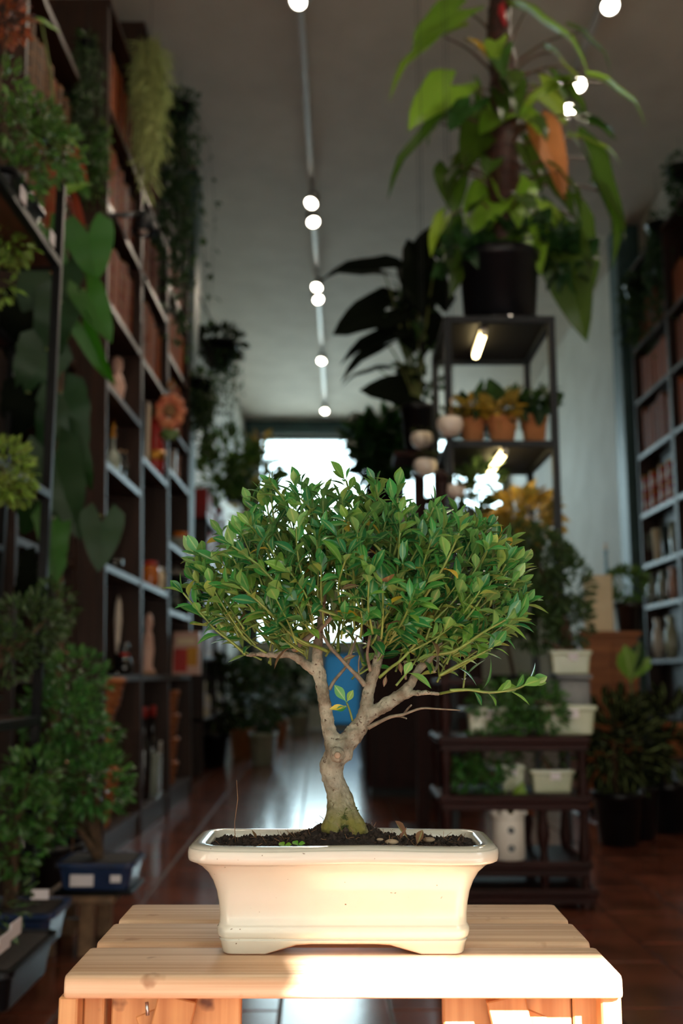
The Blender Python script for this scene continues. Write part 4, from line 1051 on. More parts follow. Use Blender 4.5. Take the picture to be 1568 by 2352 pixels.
# wicker basket stacks
def basket(label, c, r, h, group):
    rt = thing('wicker_basket', label, 'basket', c, group)
    b = MB(); n = 22
    for k in range(6):
        z = h*k/5.5; rr = r*(.84+.16*k/5)
        pts = [Vector(c)+Vector((rr*math.cos(2*math.pi*j/n), rr*math.sin(2*math.pi*j/n), z+.012+.004*(-1)**(j+k))) for j in range(n+1)]
        b.tube(pts, h*.105, 5, False)
    b.build('woven_wall', M['wicker'], rt)
    MB().lathe([(r*.8, 0), (r*.84, .012), (r*.96, h*.96), (r*.92, h*.96), (r*.8, .02), (.01, .015)], 20, c).build('lining', M['wicker'], rt)
    MB().tube([Vector(c)+Vector((r*1.03*math.cos(a), r*1.03*math.sin(a), h)) for a in [2*math.pi*j/20 for j in range(21)]], .014, 6, False).build('rim', M['wicker'], rt)
z = .122
for k, w_ in enumerate(('bottom', 'second from bottom', 'middle', 'second from top', 'top')):
    basket('round wicker basket, %s of the stack at the near bookcase' % w_, (XF-.135+.03*math.sin(k*2), 4.68, z), .125, .118, 'wicker baskets in the near stack'); z += .1335
z = .122
for k, w_ in enumerate(('lowest', 'middle', 'upper', 'topmost')):
    basket('brown wicker basket, %s of the stack in the far bookcase' % w_, (XF-.14, 6.52+.02*math.sin(k), z), .12, .13, 'wicker baskets in the far stack'); z += .1455
# clamp lamp on the bookcase
q = P(330, 528, 5.05); rt = thing('clamp_lamp', 'small black spot lamp on an arm in front of the upper bookcase shelves', 'lamp', q)
e = Vector((xfront(3.05)-.0, 4.51, P(268, 495, 4.51).z)); MB().tube([e, e.lerp(q, .55)+Vector((0, 0, .05)), q+Vector((0, 0, .09))], .012, 8).build('arm', M['black'], rt)
MB().lathe([(.02, .10), (.045, .085), (.06, .03), (.062, -.02), (.055, -.02), (.05, .02), (.01, .03)], 16, q).build('shade', M['dark_metal'], rt)
MB().ball(q+Vector((.0, 0, .0)), .03, 10, 7).build('bulb', M['porcelain'], rt)
# plants hanging from the bookcase tops
def hanging(label, px, py, d, w_, L, n, leafL, m, nm='trailing_plant', spread=.25, wy=.06, crown=None, tpl=None, potr=.09):
    c = P(px, py, d); rt = thing(nm, label, 'plant', c)
    round_pot(rt, c-Vector((0, 0, potr*.9)), potr, potr*1.1, M['plastic'])
    strands(rt, 'trailing_stems', c+Vector((0, 0, potr*.25)), w_, wy, L, n, leafL, m, spread, tpl)
    MB().tube([c, Vector((c.x, c.y, ZC))], .0014, 5).build('hanging_wire', M['dark_metal'], rt)
    if crown: foliage(rt, 'crown', [(c+Vector((0, 0, potr*.4)), (w_*1.1, w_, w_*.6), crown)], leafL or .03, m, tpl)
    return rt
M['shelf_bracket'] = M['black']
hanging('dark green trailing plant hanging down the near bookcase side panel', 200, 100, 4.43, .045, .80, 34, .030, LF['dark'], spread=.14, crown=70, potr=.035, wy=.03)
q = P(222, 300, 4.42)
hanging('thin green trailing stems hanging lower beside the near bookcase', 234, 300, 4.44, .03, .40, 24, .026, LF['mid'], spread=.12, potr=.025, wy=.03, crown=30)
hanging('pale grey-green moss hanging in a thick beard from the middle bookcase', 345, 110, 5.0, .06, .80, 160, .0, LF['moss'], 'hanging_moss', .16, .07, potr=.04)
nd = [leaf_tpl(.07, .1, .3, 3)]
o = bpy.data.objects['hanging_moss']
foliage(o, 'beard', [(P(343, 130, 4.98), (.085, .08, .08), 160), (P(345, 200, 4.98), (.085, .07, .16), 300), (P(352, 300, 4.98), (.05, .05, .16), 150), (P(338, 390, 4.98), (.02, .03, .12), 50)], .10, LF['moss'], nd, 1.4)
hanging('ivy-like dark plant cascading down the far end of the left bookcases', 412, 250, 6.05, .10, 1.65, 64, .055, LF['dark'], 'ivy', .2, .14, 160)
# hanging basket by the white wall
c = P(503, 850, 8.3); rt = thing('hanging_basket', 'round dark hanging basket plant on a strap near the white wall', 'plant', c)
round_pot(rt, c, .155, .24, M['plastic'], 'basket', taper=.6)
MB().tube([Vector((XL+.002, 7.95, P(455, 672, 8.0).z+.03)), P(455, 672, 8.0), P(492, 752, 8.28)], .008, 6).build('strap', M['dark_metal'], rt); MB().tube([c+Vector((-.15, 0, .22)), P(492, 752, 8.28), c+Vector((.15, 0, .22))], .005, 5).build('hanger_wire', M['dark_metal'], rt)
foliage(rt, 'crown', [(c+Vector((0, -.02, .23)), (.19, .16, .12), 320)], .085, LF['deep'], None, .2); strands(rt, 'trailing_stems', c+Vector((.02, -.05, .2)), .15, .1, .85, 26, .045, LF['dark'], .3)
hanging('dark bushy trailing plant below the ivy at the end of the bookcases', 462, 880, 7.3, .07, .55, 30, .06, LF['dark'], 'trailing_plant', .3, .06, 90)
# ------------------------------------------------------------------ black plant stands at the near left
M['board_red'] = wood_mat('stained_board', (78, 46, 34), (56, 33, 24), 'y', .5, 2)
M['stick'] = mat('bench_wood', (132, 104, 78), (96, 74, 54), .7, 20, bump=.2)
def stand(label, x0, x1, y0, y1, ztop, shelves, m, bar=.022, board=None, name='plant_stand', hide_top=False):
    rt = thing(name, label, 'plant stand', ((x0+x1)/2, (y0+y1)/2, 0))
    for x in (x0, x1):
        for y in (y0, y1): MB().box((x-bar/2, y-bar/2, 0), (x+bar/2, y+bar/2, ztop), .002).build('post', m, rt, True)
    for z in shelves:
        for y in (y0, y1): MB().box((x0+bar/2, y-bar/2, z-bar), (x1-bar/2, y+bar/2, z), .002).build('rail', m, rt, True)
        for x in (x0, x1): MB().box((x-bar/2, y0+bar/2, z-bar), (x+bar/2, y1-bar/2, z), .002).build('rail', m, rt, True)
        if board: MB().box((x0+bar/2, y0+bar/2, z-bar*.9), (x1-bar/2, y1-bar/2, z-.001)).build('shelf_board', board, rt, True)
    return rt
SX, SY = -.868, 2.93
Z1, Z2, Z3, Z4 = .80+1.25, .80+.535, .80-.115, .10
stand('tall black metal plant stand with reddish shelf boards at the near left', -1.30, SX, 2.05, SY, 2.30, [Z1, Z2, Z3, Z4], M['black'], .026, M['board_red'])
x2 = P(28, 800, 3.55).x
stand('lower black metal plant stand half hidden behind the tall one', x2-.28, x2, 3.15, 3.55, P(28, 785, 3.55).z, [P(28, 785, 3.55).z, 1.25, .62], M['black'], .022, M['board_red'])
def potted(name, label, c, hx, hy, h, mpot, clusters, L, mleaf, trunk_r=.012, tags=(), cat='bonsai', tpl=None, tops=None, hang=0, bend=.12, flare=1.15, rnd=False):
    c = Vector(c); rt = thing(name, label, cat, c)
    if rnd: pt_ = round_pot(rt, c, hx, h, mpot)
    else: pt_ = tray_pot(rt, c, hx, hy, h, mpot, flare=flare)
    top = c+Vector((0, 0, h*.85))
    if rnd: MB().lathe([(.01, h*.87), (hx*.90, h*.86)], 14, c, cap=True).build('soil', M['soil'], rt)
    else: MB().box(top-Vector((hx*.95, hy*.95, .01)), top+Vector((hx*.95, hy*.95, .012))).build('soil', M['soil'], rt, True)
    if trunk_r: trunk_to(rt, top, tops or [q[0] for q in clusters], trunk_r, None, bend)
    foliage(rt, 'foliage', clusters, L, mleaf, tpl, hang)
    for t_ in tags: price_tag(pt_, *t_)
    return rt
# upper shelf
c = P(85, 455, 2.62); c.z = Z1; c.x = -.97
potted('bonsai', 'small-leaved bonsai spilling over the top shelf of the tall black stand', c, .10, .13, .07, M['plastic'],
       [blob(60, 300, 2.62, 90, 70, 330, .12), blob(120, 350, 2.72, 75, 60, 260, .1), blob(40, 400, 2.6, 60, 45, 160, .1), blob(15, 210, 2.6, 50, 60, 130, .1)], .034, LF['bonsai'], .014, cat='bonsai')
c = P(20, 90, 2.9); 
rt = thing('red_maple', 'red-orange leaved bonsai at the upper left edge', 'bonsai', (-1.15, 2.80, Z1))
tray_pot(rt, (-1.15, 2.80, Z1), .07, .07, .06, M['plastic']); trunk_to(rt, (-1.15, 2.80, Z1+.05), [P(20, 60, 2.85)], .009)
foliage(rt, 'foliage', [blob(15, 40, 2.85, 55, 50, 190, .08)], .032, LF['red'])
# a shelf edge tag, a pale plate painting a bar highlight, black pots
for (px, py, w_, lbl) in ((112, 548, .045, 'black tray pot with white price tag on the top shelf edge'), (45, 450, .05, 'black tray pot with pale highlight plate, nearest on the top shelf')):
    d = d_at_x(px, py, SX+.004); q = P(px, py, d)
    rt = thing('tray_pot', lbl, 'pot', (SX-.075, d, Z1)); tray_pot(rt, (SX-.075, d, Z1), .045, .07, .05, M['plastic'])
    MB().box((SX+.0135, d-w_*.5, q.z-.02), (SX+.016, d+w_*.5, q.z+.02)).build('price_tag', M['paper'], rt, True)  # tag on the first pot, painted highlight on the second
    MB().box((SX-.11, d-.06, Z1+.035), (SX-.04, d+.06, Z1+.046)).build('soil', M['soil'], rt, True)
# pale-leaved plant under the top shelf
c = P(25, 640, 2.5)
potted('small_shrub', 'pale yellow-green shrub on the second shelf below the top board', (-1.10, 2.55, Z2), .06, .06, .09, M['plastic'], [blob(25, 545, 2.72, 45, 55, 190, .08), blob(-10, 640, 2.7, 40, 60, 90, .08)], .036, LF['light'], .008, cat='shrub', rnd=True)
# bright green cypress cushion
potted('dwarf_cypress', 'bright light green dwarf cypress on the second shelf of the tall stand', (-.935, 2.55, Z2), .05, .05, .05, M['plastic'], [blob(12, 1080, 2.48, 55, 70, 420, .09), blob(40, 1120, 2.5, 30, 35, 130, .05)], .026, LF['light'], .008, cat='shrub', rnd=True)
# glossy dark things with glints on the lower shelves
for (px, py, d, r, lbl) in ((40, 1030, 3.3, .05, 'dark glazed cup behind the light green cypress'), (5, 700, 3.38, .05, 'dark glazed cup on the upper shelf of the lower stand')):
    q = P(px, py, d); zb = max([z for z in (1.25, .62, P(28, 785, 3.55).z) if z < q.z+.05]); q = Vector((min(q.x, x2-.07), min(d, 3.46), zb))
    vessel('cup', lbl, 'cup', q, [(r*.7, 0), (r, .03), (r, .09), (r*.9, .09), (r*.85, .03)], M['black_gloss'], [('tag', [(r*1.02, .035), (r*1.03, .05), (r*1.02, .065)], M['paper'])])
# third shelf bonsai
potted('bonsai', 'dense green bonsai with tan trunk on the third shelf of the tall stand', (-1.02, 2.62, Z3), .11, .10, .06, M['plastic'],
       [blob(60, 1440, 2.75, 80, 65, 420, .12), blob(20, 1500, 2.68, 55, 60, 220, .1), blob(120, 1400, 2.9, 45, 60, 180, .08)], .03, LF['dark'], .016, [((-.90, 2.515, Z3+.03), .04, .03)], tops=[P(10, 1480, 2.65), P(60, 1450, 2.75), P(110, 1420, 2.85)])
# blue trays on a low bench, with a big bonsai
BX = P(270, 2090, 3.05)
rt = thing('low_bench', 'low weathered wooden bench under the blue bonsai tray', 'bench', (-.95, 3.2, 0))
zt = .165
MB().box((P(95, 2100, 3.1).x, 3.06, zt-.022), (P(268, 2095, 3.1).x, 3.36, zt), .004).build('seat_board', M['stick'], rt, True)
for x in (P(118, 2150, 3.12).x, P(205, 2150, 3.12).x):
    for y in (3.09, 3.32): MB().box((x-.02, y-.02, 0), (x+.02, y+.02, zt-.022), .002).build('leg', M['stick'], rt, True)
MB().box((P(118, 2150, 3.12).x+.02, 3.19, .05), (P(205, 2150, 3.12).x-.02, 3.22, .075)).build('stretcher', M['stick'], rt, True)
xm = P(226, 2030, 3.15).x
rt = potted('bonsai', 'big bushy bonsai in a blue glazed tray on the low bench', (xm, 3.18, zt+.012), .105, .09, .078, M['blue'],
       [blob(170, 1560, 3.15, 70, 65, 380, .13), blob(140, 1640, 3.12, 85, 70, 420, .14), blob(200, 1690, 3.15, 65, 45, 260, .12), blob(230, 1800, 3.1, 65, 65, 360, .14), blob(150, 1800, 3.1, 75, 60, 330, .13), blob(110, 1880, 3.08, 60, 50, 240, .1)], .032, LF['bonsai'], .017, [((P(187, 2023, 3.07).x, 3.072, P(187, 2023, 3.07).z), .068, .033), ((P(265, 2019, 3.07).x, 3.072, P(265, 2019, 3.07).z), .030, .020)], tops=[P(180, 1900, 3.1), P(170, 1600, 3.15), P(220, 1780, 3.1), P(130, 1760, 3.1)], flare=1.12, bend=.22)
MB().box((xm-.115, 3.08, zt), (xm+.115, 3.28, zt+.012), .004).build('saucer', M['black'], rt, True)
rt = potted('bonsai', 'leafy bonsai in a dark blue tray at the left edge near the floor', (P(30, 2040, 2.9).x+.02, 2.80, Z4), .13, .09, .10, M['blue'], [blob(40, 1850, 2.78, 75, 60, 300, .12), blob(30, 1950, 2.76, 60, 50, 220, .1), blob(70, 1780, 2.8, 50, 50, 180, .1)], .032, LF['bonsai'], .016, [((P(92, 2045, 2.70).x, 2.70, P(92, 2045, 2.70).z-.01), .045, .024)])
# ground: near left corner pots with tags
q = P(20, 2180, 2.3); 
rt = potted('bonsai', 'low dark potted bonsai in the bottom left corner with white tags', (P(-20, 2190, 2.40).x, 2.40, Z4), .09, .16, .09, M['plastic'], [((P(-40, 2080, 2.40)), (.1, .12, .07), 160)], .03, LF['dark'], .012, [])
for (px, py) in ((8, 2165), (34, 2133)):
    xx = P(-20, 2190, 2.40).x+.1045; d = d_at_x(px, py, xx); q = P(px, py, d); MB().box((xx, d-.035, q.z-.016), (xx+.003, d+.035, q.z+.016)).build('price_tag', M['paper'], rt, True)
# orange and tan small things half hidden in the leaves
for (px, py, d, lbl) in ((155, 1497, 3.3, 'tan folded cardboard label stuck among the bonsai leaves, upper one'), (170, 1752, 3.3, 'orange-red plastic plant label among the bonsai leaves')):
    q = P(px, py, d); rt = thing('plant_label', lbl, 'plant label', q); mm = M['cork'] if py < 1600 else M['orangepaint']
    MB().bar(q-Vector((.04, 0, -.008)), q+Vector((.05, .0, -.02)), .03, .003).build('card', mm, rt, True); MB().tube([q-Vector((0, -.002, .0)), q-Vector((0, -.03, .35))], .003, 5).build('stake', M['stick'], rt)
# climbing split-leaf plant between stand and bookcase
mb_ = Vector((-1.0, 3.56, 0)); rt = thing('split_leaf_plant', 'tall climbing plant with large split green leaves beside the bookcase', 'plant', mb_)
round_pot(rt, mb_, .13, .24, M['plastic']); M['pstem'] = M['gstem']
st_ = [Vector((-1.0, 3.56, .2)), P(135, 1450, 3.58), P(125, 1100, 3.57), P(140, 800, 3.58), P(150, 520, 3.56), P(140, 400, 3.56)]
a, r_ = catmull(st_, [.02, .018, .017, .016, .013, .008], 6); MB().tube(a, r_, 8, True, .15).build('stem', M['stem'], rt)
def near_stem(py): return min(a, key=lambda v: abs(v.z-P(150, py, 3.57).z))
for i, (b0, b1, d, k, mm, wd) in enumerate((((200, 520), (222, 645), 3.45, 4, 'monstera', 1.15), ((195, 665), (255, 775), 3.45, 2, 'monstera', .85), ((190, 745), (246, 885), 3.48, 3, 'monstera', .6), ((120, 620), (60, 770), 3.5, 0, 'dark', 1.0),
        ((140, 690), (90, 840), 3.45, 1, 'dark', 1.0), ((105, 800), (45, 930), 3.5, 0, 'dark', 1.0), ((140, 900), (195, 1010), 3.46, 0, 'dark', 1.0), ((130, 930), (80, 1050), 3.5, 1, 'dark', .9), ((160, 1000), (215, 1120), 3.45, 3, 'dark', .8), ((120, 1040), (170, 1230), 3.42, 0, 'dark', .8),
        ((235, 1185), (228, 1310), 3.42, 4, 'dark', .95), ((120, 1190), (130, 1335), 3.46, 1, 'mid', .8), ((100, 1120), (55, 1240), 3.5, 0, 'dark', 1), ((150, 440), (205, 410), 3.42, 2, 'light', .8), ((120, 300), (185, 330), 3.40, 2, 'light', .6), ((95, 50), (145, 70), 3.4, 2, 'light', .5), ((110, 520), (150, 620), 3.5, 1, 'mid', .8), ((150, 380), (200, 440), 3.44, 1, 'mid', .8),
        ((60, 900), (20, 1020), 3.52, 0, 'deep', 1.0), ((90, 1290), (40, 1400), 3.5, 1, 'deep', 1.0), ((60, 700), (10, 830), 3.5, 1, 'deep', 1.2))):
    leaf_part(rt, b0, b1, LF[mm], (MON+HT)[k], d, R.uniform(-.04, .06), Vector((R.uniform(-.2, .5), -1, .35)), wd, near_stem(b0[1]+40))
for (px, py) in ((195, 370), (190, 480)): 
    leaf_part(rt, (px-25, py-20), (px+10, py+60), LF['red'], HT[1], 3.5, 0, None, .5, near_stem(py))
# ------------------------------------------------------------------ ceiling tracks and spots
M['lamp'] = mat('lit_lens', (255, 250, 235), None, .3, 5, emit=(255, 246, 222), es=30)
M['lamp_w'] = mat('lit_lens_warm', (255, 240, 205), None, .3, 5, emit=(255, 226, 160), es=22)
M['track'] = mat('track_white', (190, 190, 188), (180, 180, 178), .4, 9)
def track(label, X, y0, y1):
    rt = thing('ceiling_track', label, 'light track', (X, (y0+y1)/2, ZC-.10))
    MB().box((X-.02, y0, ZC-.10), (X+.02, y1, ZC-.065), .003).build('rail', M['track'], rt, True)
    y = y0+.5
    while y < y1: 
        MB().tube([(X, y, ZC), (X, y, ZC-.066)], .006, 6).build('hanger', M['track'], rt); y += 1.9
    for y in (y0-.012, y1): MB().box((X-.022, y, ZC-.102), (X+.022, y+.012, ZC-.063)).build('end_cap', M['grey'], rt, True)
XT = -.235
track('long white ceiling track running down the middle of the ceiling', XT, .6, 14.6)
XT2 = 1.50
track('white ceiling track over the right side behind the tall plant', XT2, .6, 9.5)
def spot(label, X, y, aim, group, energy, lens=.045):
    zc = ZC-.20; c = Vector((X, y, zc)); rt = thing('spotlight', label, 'spotlight', c, group)
    d = (Vector(aim)-c).normalized(); m = d.to_track_quat('Z', 'Y').to_matrix().to_4x4(); m.translation = c
    def L(prof, nm, mm, par=rt):
        b = MB().lathe(prof, 16); b.v = [m @ v for v in b.v]; return b.build(nm, mm, par)
    hs_ = L([(lens*.8, -.09), (lens*1.15, -.085), (lens*1.2, .03), (lens*1.05, .03), (lens*1.0, .01)], 'housing', M['track'])
    L([(.002, .012), (lens, .014), (lens*.98, .018), (.002, .022)], 'lens', M['lamp'], hs_)
    MB().tube([c-d*.04, Vector((X, y-.0, ZC-.10))], .008, 6).build('bracket', M['grey'], rt)
    ld = bpy.data.lights.new('lamp_glow', 'SPOT'); ld.energy = energy; ld.spot_size = RAD(95); ld.spot_blend = .8; ld.color = (1, .84, .64); ld.shadow_soft_size = lens
    lo = bpy.data.objects.new('lamp_glow', ld); COL.objects.link(lo); lo.parent = rt; lo.location = d*.05; lo.rotation_euler = d.to_track_quat('-Z', 'Y').to_euler()
SE = 36
for (px, py, wd, ax) in ((700, 3, 'at the top edge of the photo', -1.2), (707, 467, 'nearest of the two paired lights below the top edge', -1.2), (712, 510, 'second of the two paired lights below the top edge', .3), (722, 660, 'larger one of the pair beside the dark leaf', -.9), (725, 688, 'smaller one of the pair beside the dark leaf', .6), (732, 829, 'second from the far end', -.8), (743, 944, 'farthest one near the teal beam', -.4)):
    d = d_at_z(px, py, ZC-.21); spot('lit spotlight on the middle track, %s' % wd, XT, d, (ax, d-2.2, 1.6), 'spotlights on the middle track', SE)
for (px, py, wd) in ((1408, 15, 'at the upper right corner'), (1343, 196, 'smaller middle one'), (1284, 255, 'lowest one in front of the leaves')):
    d = d_at_z(px, py, ZC-.21); spot('lit spotlight on the right track, %s' % wd, XT2, d, (1.2, d-2.4, 1.4), 'spotlights on the right track', SE)
# unseen lamps added to the tracks near the entrance to brighten the interior
for (X, y, ax) in ((XT, 3.6, -1.2), (XT, 2.0, -1.1), (XT2, 3.4, .6), (XT2, 1.8, .4)):
    spot('added unseen spotlight nearer the shop entrance on the %s track, %s one' % ('middle' if X < 0 else 'right', 'nearer' if y < 2.5 else 'farther'), X, y, (ax, y+1.0, 1.2), 'added unseen spotlights near the entrance', SE)

# ------------------------------------------------------------------ metal rack with the tall plant
RY0, RY1 = 4.10, 4.67
RXa, RXb = P(1020, 735, RY0).x+.012, P(1270, 735, RY0).x-.010
RZ = P(1150, 728, RY0).z; RM = P(1150, 1013, RY0).z
rack = stand('grey-black square-tube metal rack holding terracotta pots and tall plant', RXa, RXb, RY0, RY1, RZ, [RZ, RM, 1.22, .66], M['dark_metal'], .030, None, 'metal_rack')
M['smoke'] = mat('dark_shelf_panel', (15, 12, 10), (10, 8, 7), .5, 6)
for z in (RZ, RM, 1.22, .66): MB().box((RXa+.015, RY0+.015, z-.012), (RXb-.015, RY1-.015, z-.002)).build('shelf_panel', M['smoke'], rack, True)
MB().bar((RXb, RY1, RM-.02), (RXb, RY1-.22, RM-.24), .018).build('brace', M['dark_metal'], rack, True)
for (a, b, z, lbl) in (((1110, 766), (1092, 818), RZ-.045, 'short warm lit tube lamp under the top shelf of the metal rack'), ((1158, 1040), (1125, 1085), RM-.045, 'short warm lit tube lamp under the middle shelf of the metal rack')):
    pa, pb = P(*a, d_at_z(*a, z)), P(*b, d_at_z(*b, z))
    pa.y = min(pa.y, RY1-.03); pb.y = min(max(pb.y, RY0+.04), RY1-.03)
    rt = thing('tube_lamp', lbl, 'lamp', (pa+pb)/2); MB().tube([pa, pb], .013, 10).build('lit_tube', M['lamp_w'], rt)
    MB().bar(pa+Vector((0, 0, .018)), pb+Vector((0, 0, .018)), .03, .012).build('batten', M['track'], rt, True)
    for q in (pa, pb): MB().ball(q, .0145, 8, 6).build('cap', M['track'], rt)
    MB().bar((pa+pb)/2+Vector((0, 0, .02)), (pa+pb)/2+Vector((0, 0, .034)), .02).build('clip', M['track'], rt, True)
# tall plant with a red-brown stem
PD = 4.385
pc = P(1147, 700, PD); pc.z = RZ+.002
rt = thing('tall_leafy_plant', 'tall plant with thick red-brown stem and broad yellow-green leaves in black pot', 'plant', pc)
MB().lathe([(.20, 0), (.205, .012), (.225, .03), (.215, .03), (.19, .014), (.01, .012)], 26, pc).build('saucer', M['black_gloss'], rt)
ph = P(1147, 600, PD).z-pc.z
round_pot(rt, pc+Vector((0, 0, .012)), .185, ph, M['plastic'], taper=.86)
MB().lathe([(.01, ph*.9), (.17, ph*.88)], 18, pc).build('soil', M['soil'], rt)
M['redstem'] = mat('red_brown_stem', (70, 32, 22), (34, 23, 15), .6, 26, (1, 1, 3), bump=.5); M['pstem'] = mat('dull_purple_petiole', (96, 66, 52), (80, 70, 44), .55, 20)
sp_ = [pc+Vector((0, 0, ph*.8)), P(1158, 480, PD), P(1152, 330, PD), P(1158, 180, PD), P(1145, 80, PD), P(1150, -60, PD)]
a, r_ = catmull(sp_, [.07, .075, .078, .066, .056, .045], 8)
b = MB(); b.tube(a, r_, 14, True, .12)
for i in range(3, len(a)-2, 2):       # ringed leaf scars
    b.tube([a[i]-Vector((0, 0, .008)), a[i], a[i]+Vector((0, 0, .008))], [r_[i]*1.02, r_[i]*1.10, r_[i]*1.0], 14, False)
b.build('stem', M['redstem'], rt)
MB().tube([P(1150, -40, PD), P(1152, 30, PD-.05), P(1160, 60, PD-.07)], [.012, .02, .006], 8).build('red_sheath', mat('red_sheath', (190, 44, 54), (170, 36, 44), .4, 9), rt)
def stem_at(py): return min(a, key=lambda v: abs(v.z-P(1155, py, PD).z))
for (b0, b1, m_, k, wd, dd, sy) in (((1060, 22), (945, 75), 'philo', 0, 1.0, -.1, 90), ((1020, 85), (868, 155), 'philo', 1, .62, -.05, 190), ((1205, 30), (1385, 90), 'philo', 1, .62, -.05, 170), ((1330, 75), (1430, 128), 'philo_dark', 1, .5, 0, 170), ((1092, 108), (1168, 158), 'yellow', 1, .5, -.05, 160),
        ((1042, 195), (942, 262), 'philo', 0, 1.0, -.12, 260), ((1010, 285), (860, 390), 'philo_dark', 1, .45, -.02, 350), ((1120, 270), (1065, 365), 'philo_dark', 0, .9, -.12, 300), ((1175, 240), (1105, 285), 'philo', 2, .8, -.15, 280), ((1290, 195), (1188, 222), 'philo', 1, .6, -.1, 250), ((1385, 190), (1512, 238), 'philo', 1, .4, .05, 260),
        ((1290, 190), (1360, 250), 'philo_dark', 0, .9, .0, 260), ((1245, 300), (1302, 412), 'orange', 1, .75, -.12, 300), ((1320, 262), (1425, 305), 'philo_dark', 2, .8, -.0, 330), ((1335, 320), (1438, 335), 'philo', 1, .45, -.02, 340), ((1350, 365), (1478, 562), 'philo_dark', 1, .62, .02, 400), ((1150, 430), (1082, 525), 'philo', 2, 1.05, -.14, 440), ((1175, 418), (1203, 495), 'philo', 0, 1.1, -.15, 440),
        ((1215, 462), (1288, 492), 'philo', 1, .6, -.1, 470), ((1290, 570), (1340, 765), 'philo_dark', 0, .75, -.05, 520), ((1325, 500), (1402, 665), 'philo_dark', 1, .6, .0, 480), ((1035, 390), (1045, 480), 'philo_dark', 0, 1.0, -.05, 420), ((1020, 500), (978, 560), 'philo', 1, .8, -.05, 480), ((1070, 505), (1030, 605), 'philo_dark', 2, .9, -.1, 480),
        ((1200, 330), (1260, 420), 'philo_dark', 0, .9, -.05, 360), ((1100, 360), (1030, 350), 'philo_dark', 0, .8, 0, 380), ((1260, 400), (1330, 480), 'philo_dark', 0, .9, 0, 440), ((1090, 200), (1110, 280), 'philo_dark', 1, .7, .05, 240), ((1240, 470), (1300, 560), 'philo_dark', 2, .9, -.05, 480), ((1380, 440), (1470, 520), 'philo_dark', 1, .6, .05, 440),
        ((1080, 560), (1040, 640), 'philo_dark', 1, .8, -.12, 540), ((1150, 500), (1140, 580), 'philo_dark', 0, .9, -.18, 520), ((1210, 510), (1240, 600), 'philo', 0, .8, -.15, 520), ((1270, 520), (1290, 620), 'philo_dark', 1, .8, -.1, 520), ((1190, 250), (1260, 300), 'philo', 2, .7, -.12, 300), ((1350, 270), (1420, 290), 'dark', 0, .6, .06, 320)):
    leaf_part(rt, b0, b1, LF[m_], HT[k], PD, dd, Vector((R.uniform(-.3, .3), -.8, .9)), wd, stem_at(sy), sr=.006)
foliage(rt, 'lower_foliage', [blob(1190, 560, PD, 130, 45, 130, .16), blob(1080, 590, PD-.05, 70, 40, 60, .12), blob(1300, 600, PD, 60, 60, 60, .1)], .085, LF['dark'], HT, .3)
for k in range(26):                     # smaller leaves all round the stem
    sy = R.uniform(170, 560); an = R.uniform(0, 6.28); s0 = stem_at(sy); ln = R.uniform(.16, .30)
    out = Vector((math.cos(an), math.sin(an), R.uniform(.1, .7))).normalized(); e = s0+out*ln; tp_ = e+(out*.6+Vector((0, 0, -.75))).normalized()*R.uniform(.13, .22)
    mb = MB(); mb.place(R.choice(HT), frame(e, tp_-e, out+Vector((0, -.3, .4)), (tp_-e).length, R.uniform(-.3, .3))); lf_ = mb.build('leaf', LF[R.choice(('philo', 'philo_dark', 'philo_dark', 'mid'))], rt)
    pt, r2 = catmull([s0, s0.lerp(e, .6)+Vector((0, 0, .03)), e], [.008, .006, .004], 4); MB().tube(pt, r2, 6).build('petiole', M['pstem'], lf_)
# terracotta pots on the middle shelf
for k, (px, w_, hgt, lk, wd) in enumerate(((1086, 56, 82, 'yellow', 'left one beside the white hanging planter'), (1153, 66, 78, 'yellow', 'middle one with yellowish leaves'), (1227, 58, 92, 'dark', 'right one at the rack post'))):
    d = RY0+(.22, .16, .24)[k]; c = P(px, 1008, d); c.z = RM+.001
    rt = thing('terracotta_pot_plant', 'terracotta pot plant on the middle rack shelf, %s' % wd, 'plant', c, 'terracotta pot plants on the rack')
    h = S(hgt, d)*.95; r = S(w_, d)*.5*1.06
    round_pot(rt, c, r, h, M['terra'], taper=.72); MB().lathe([(.01, h*.9), (r*.9, h*.88)], 14, c).build('soil', M['soil'], rt)
    foliage(rt, 'foliage', [(c+Vector((0, -.02, h+.03)), (r*1.2, r*1.1, .045), 34)], .07, LF[lk], HT, .1, True); foliage(rt, 'upper_foliage', [(c+Vector((.02, 0, h+.07)), (r, r, .05), 26)], .07, LF['dark'], HT, .0)
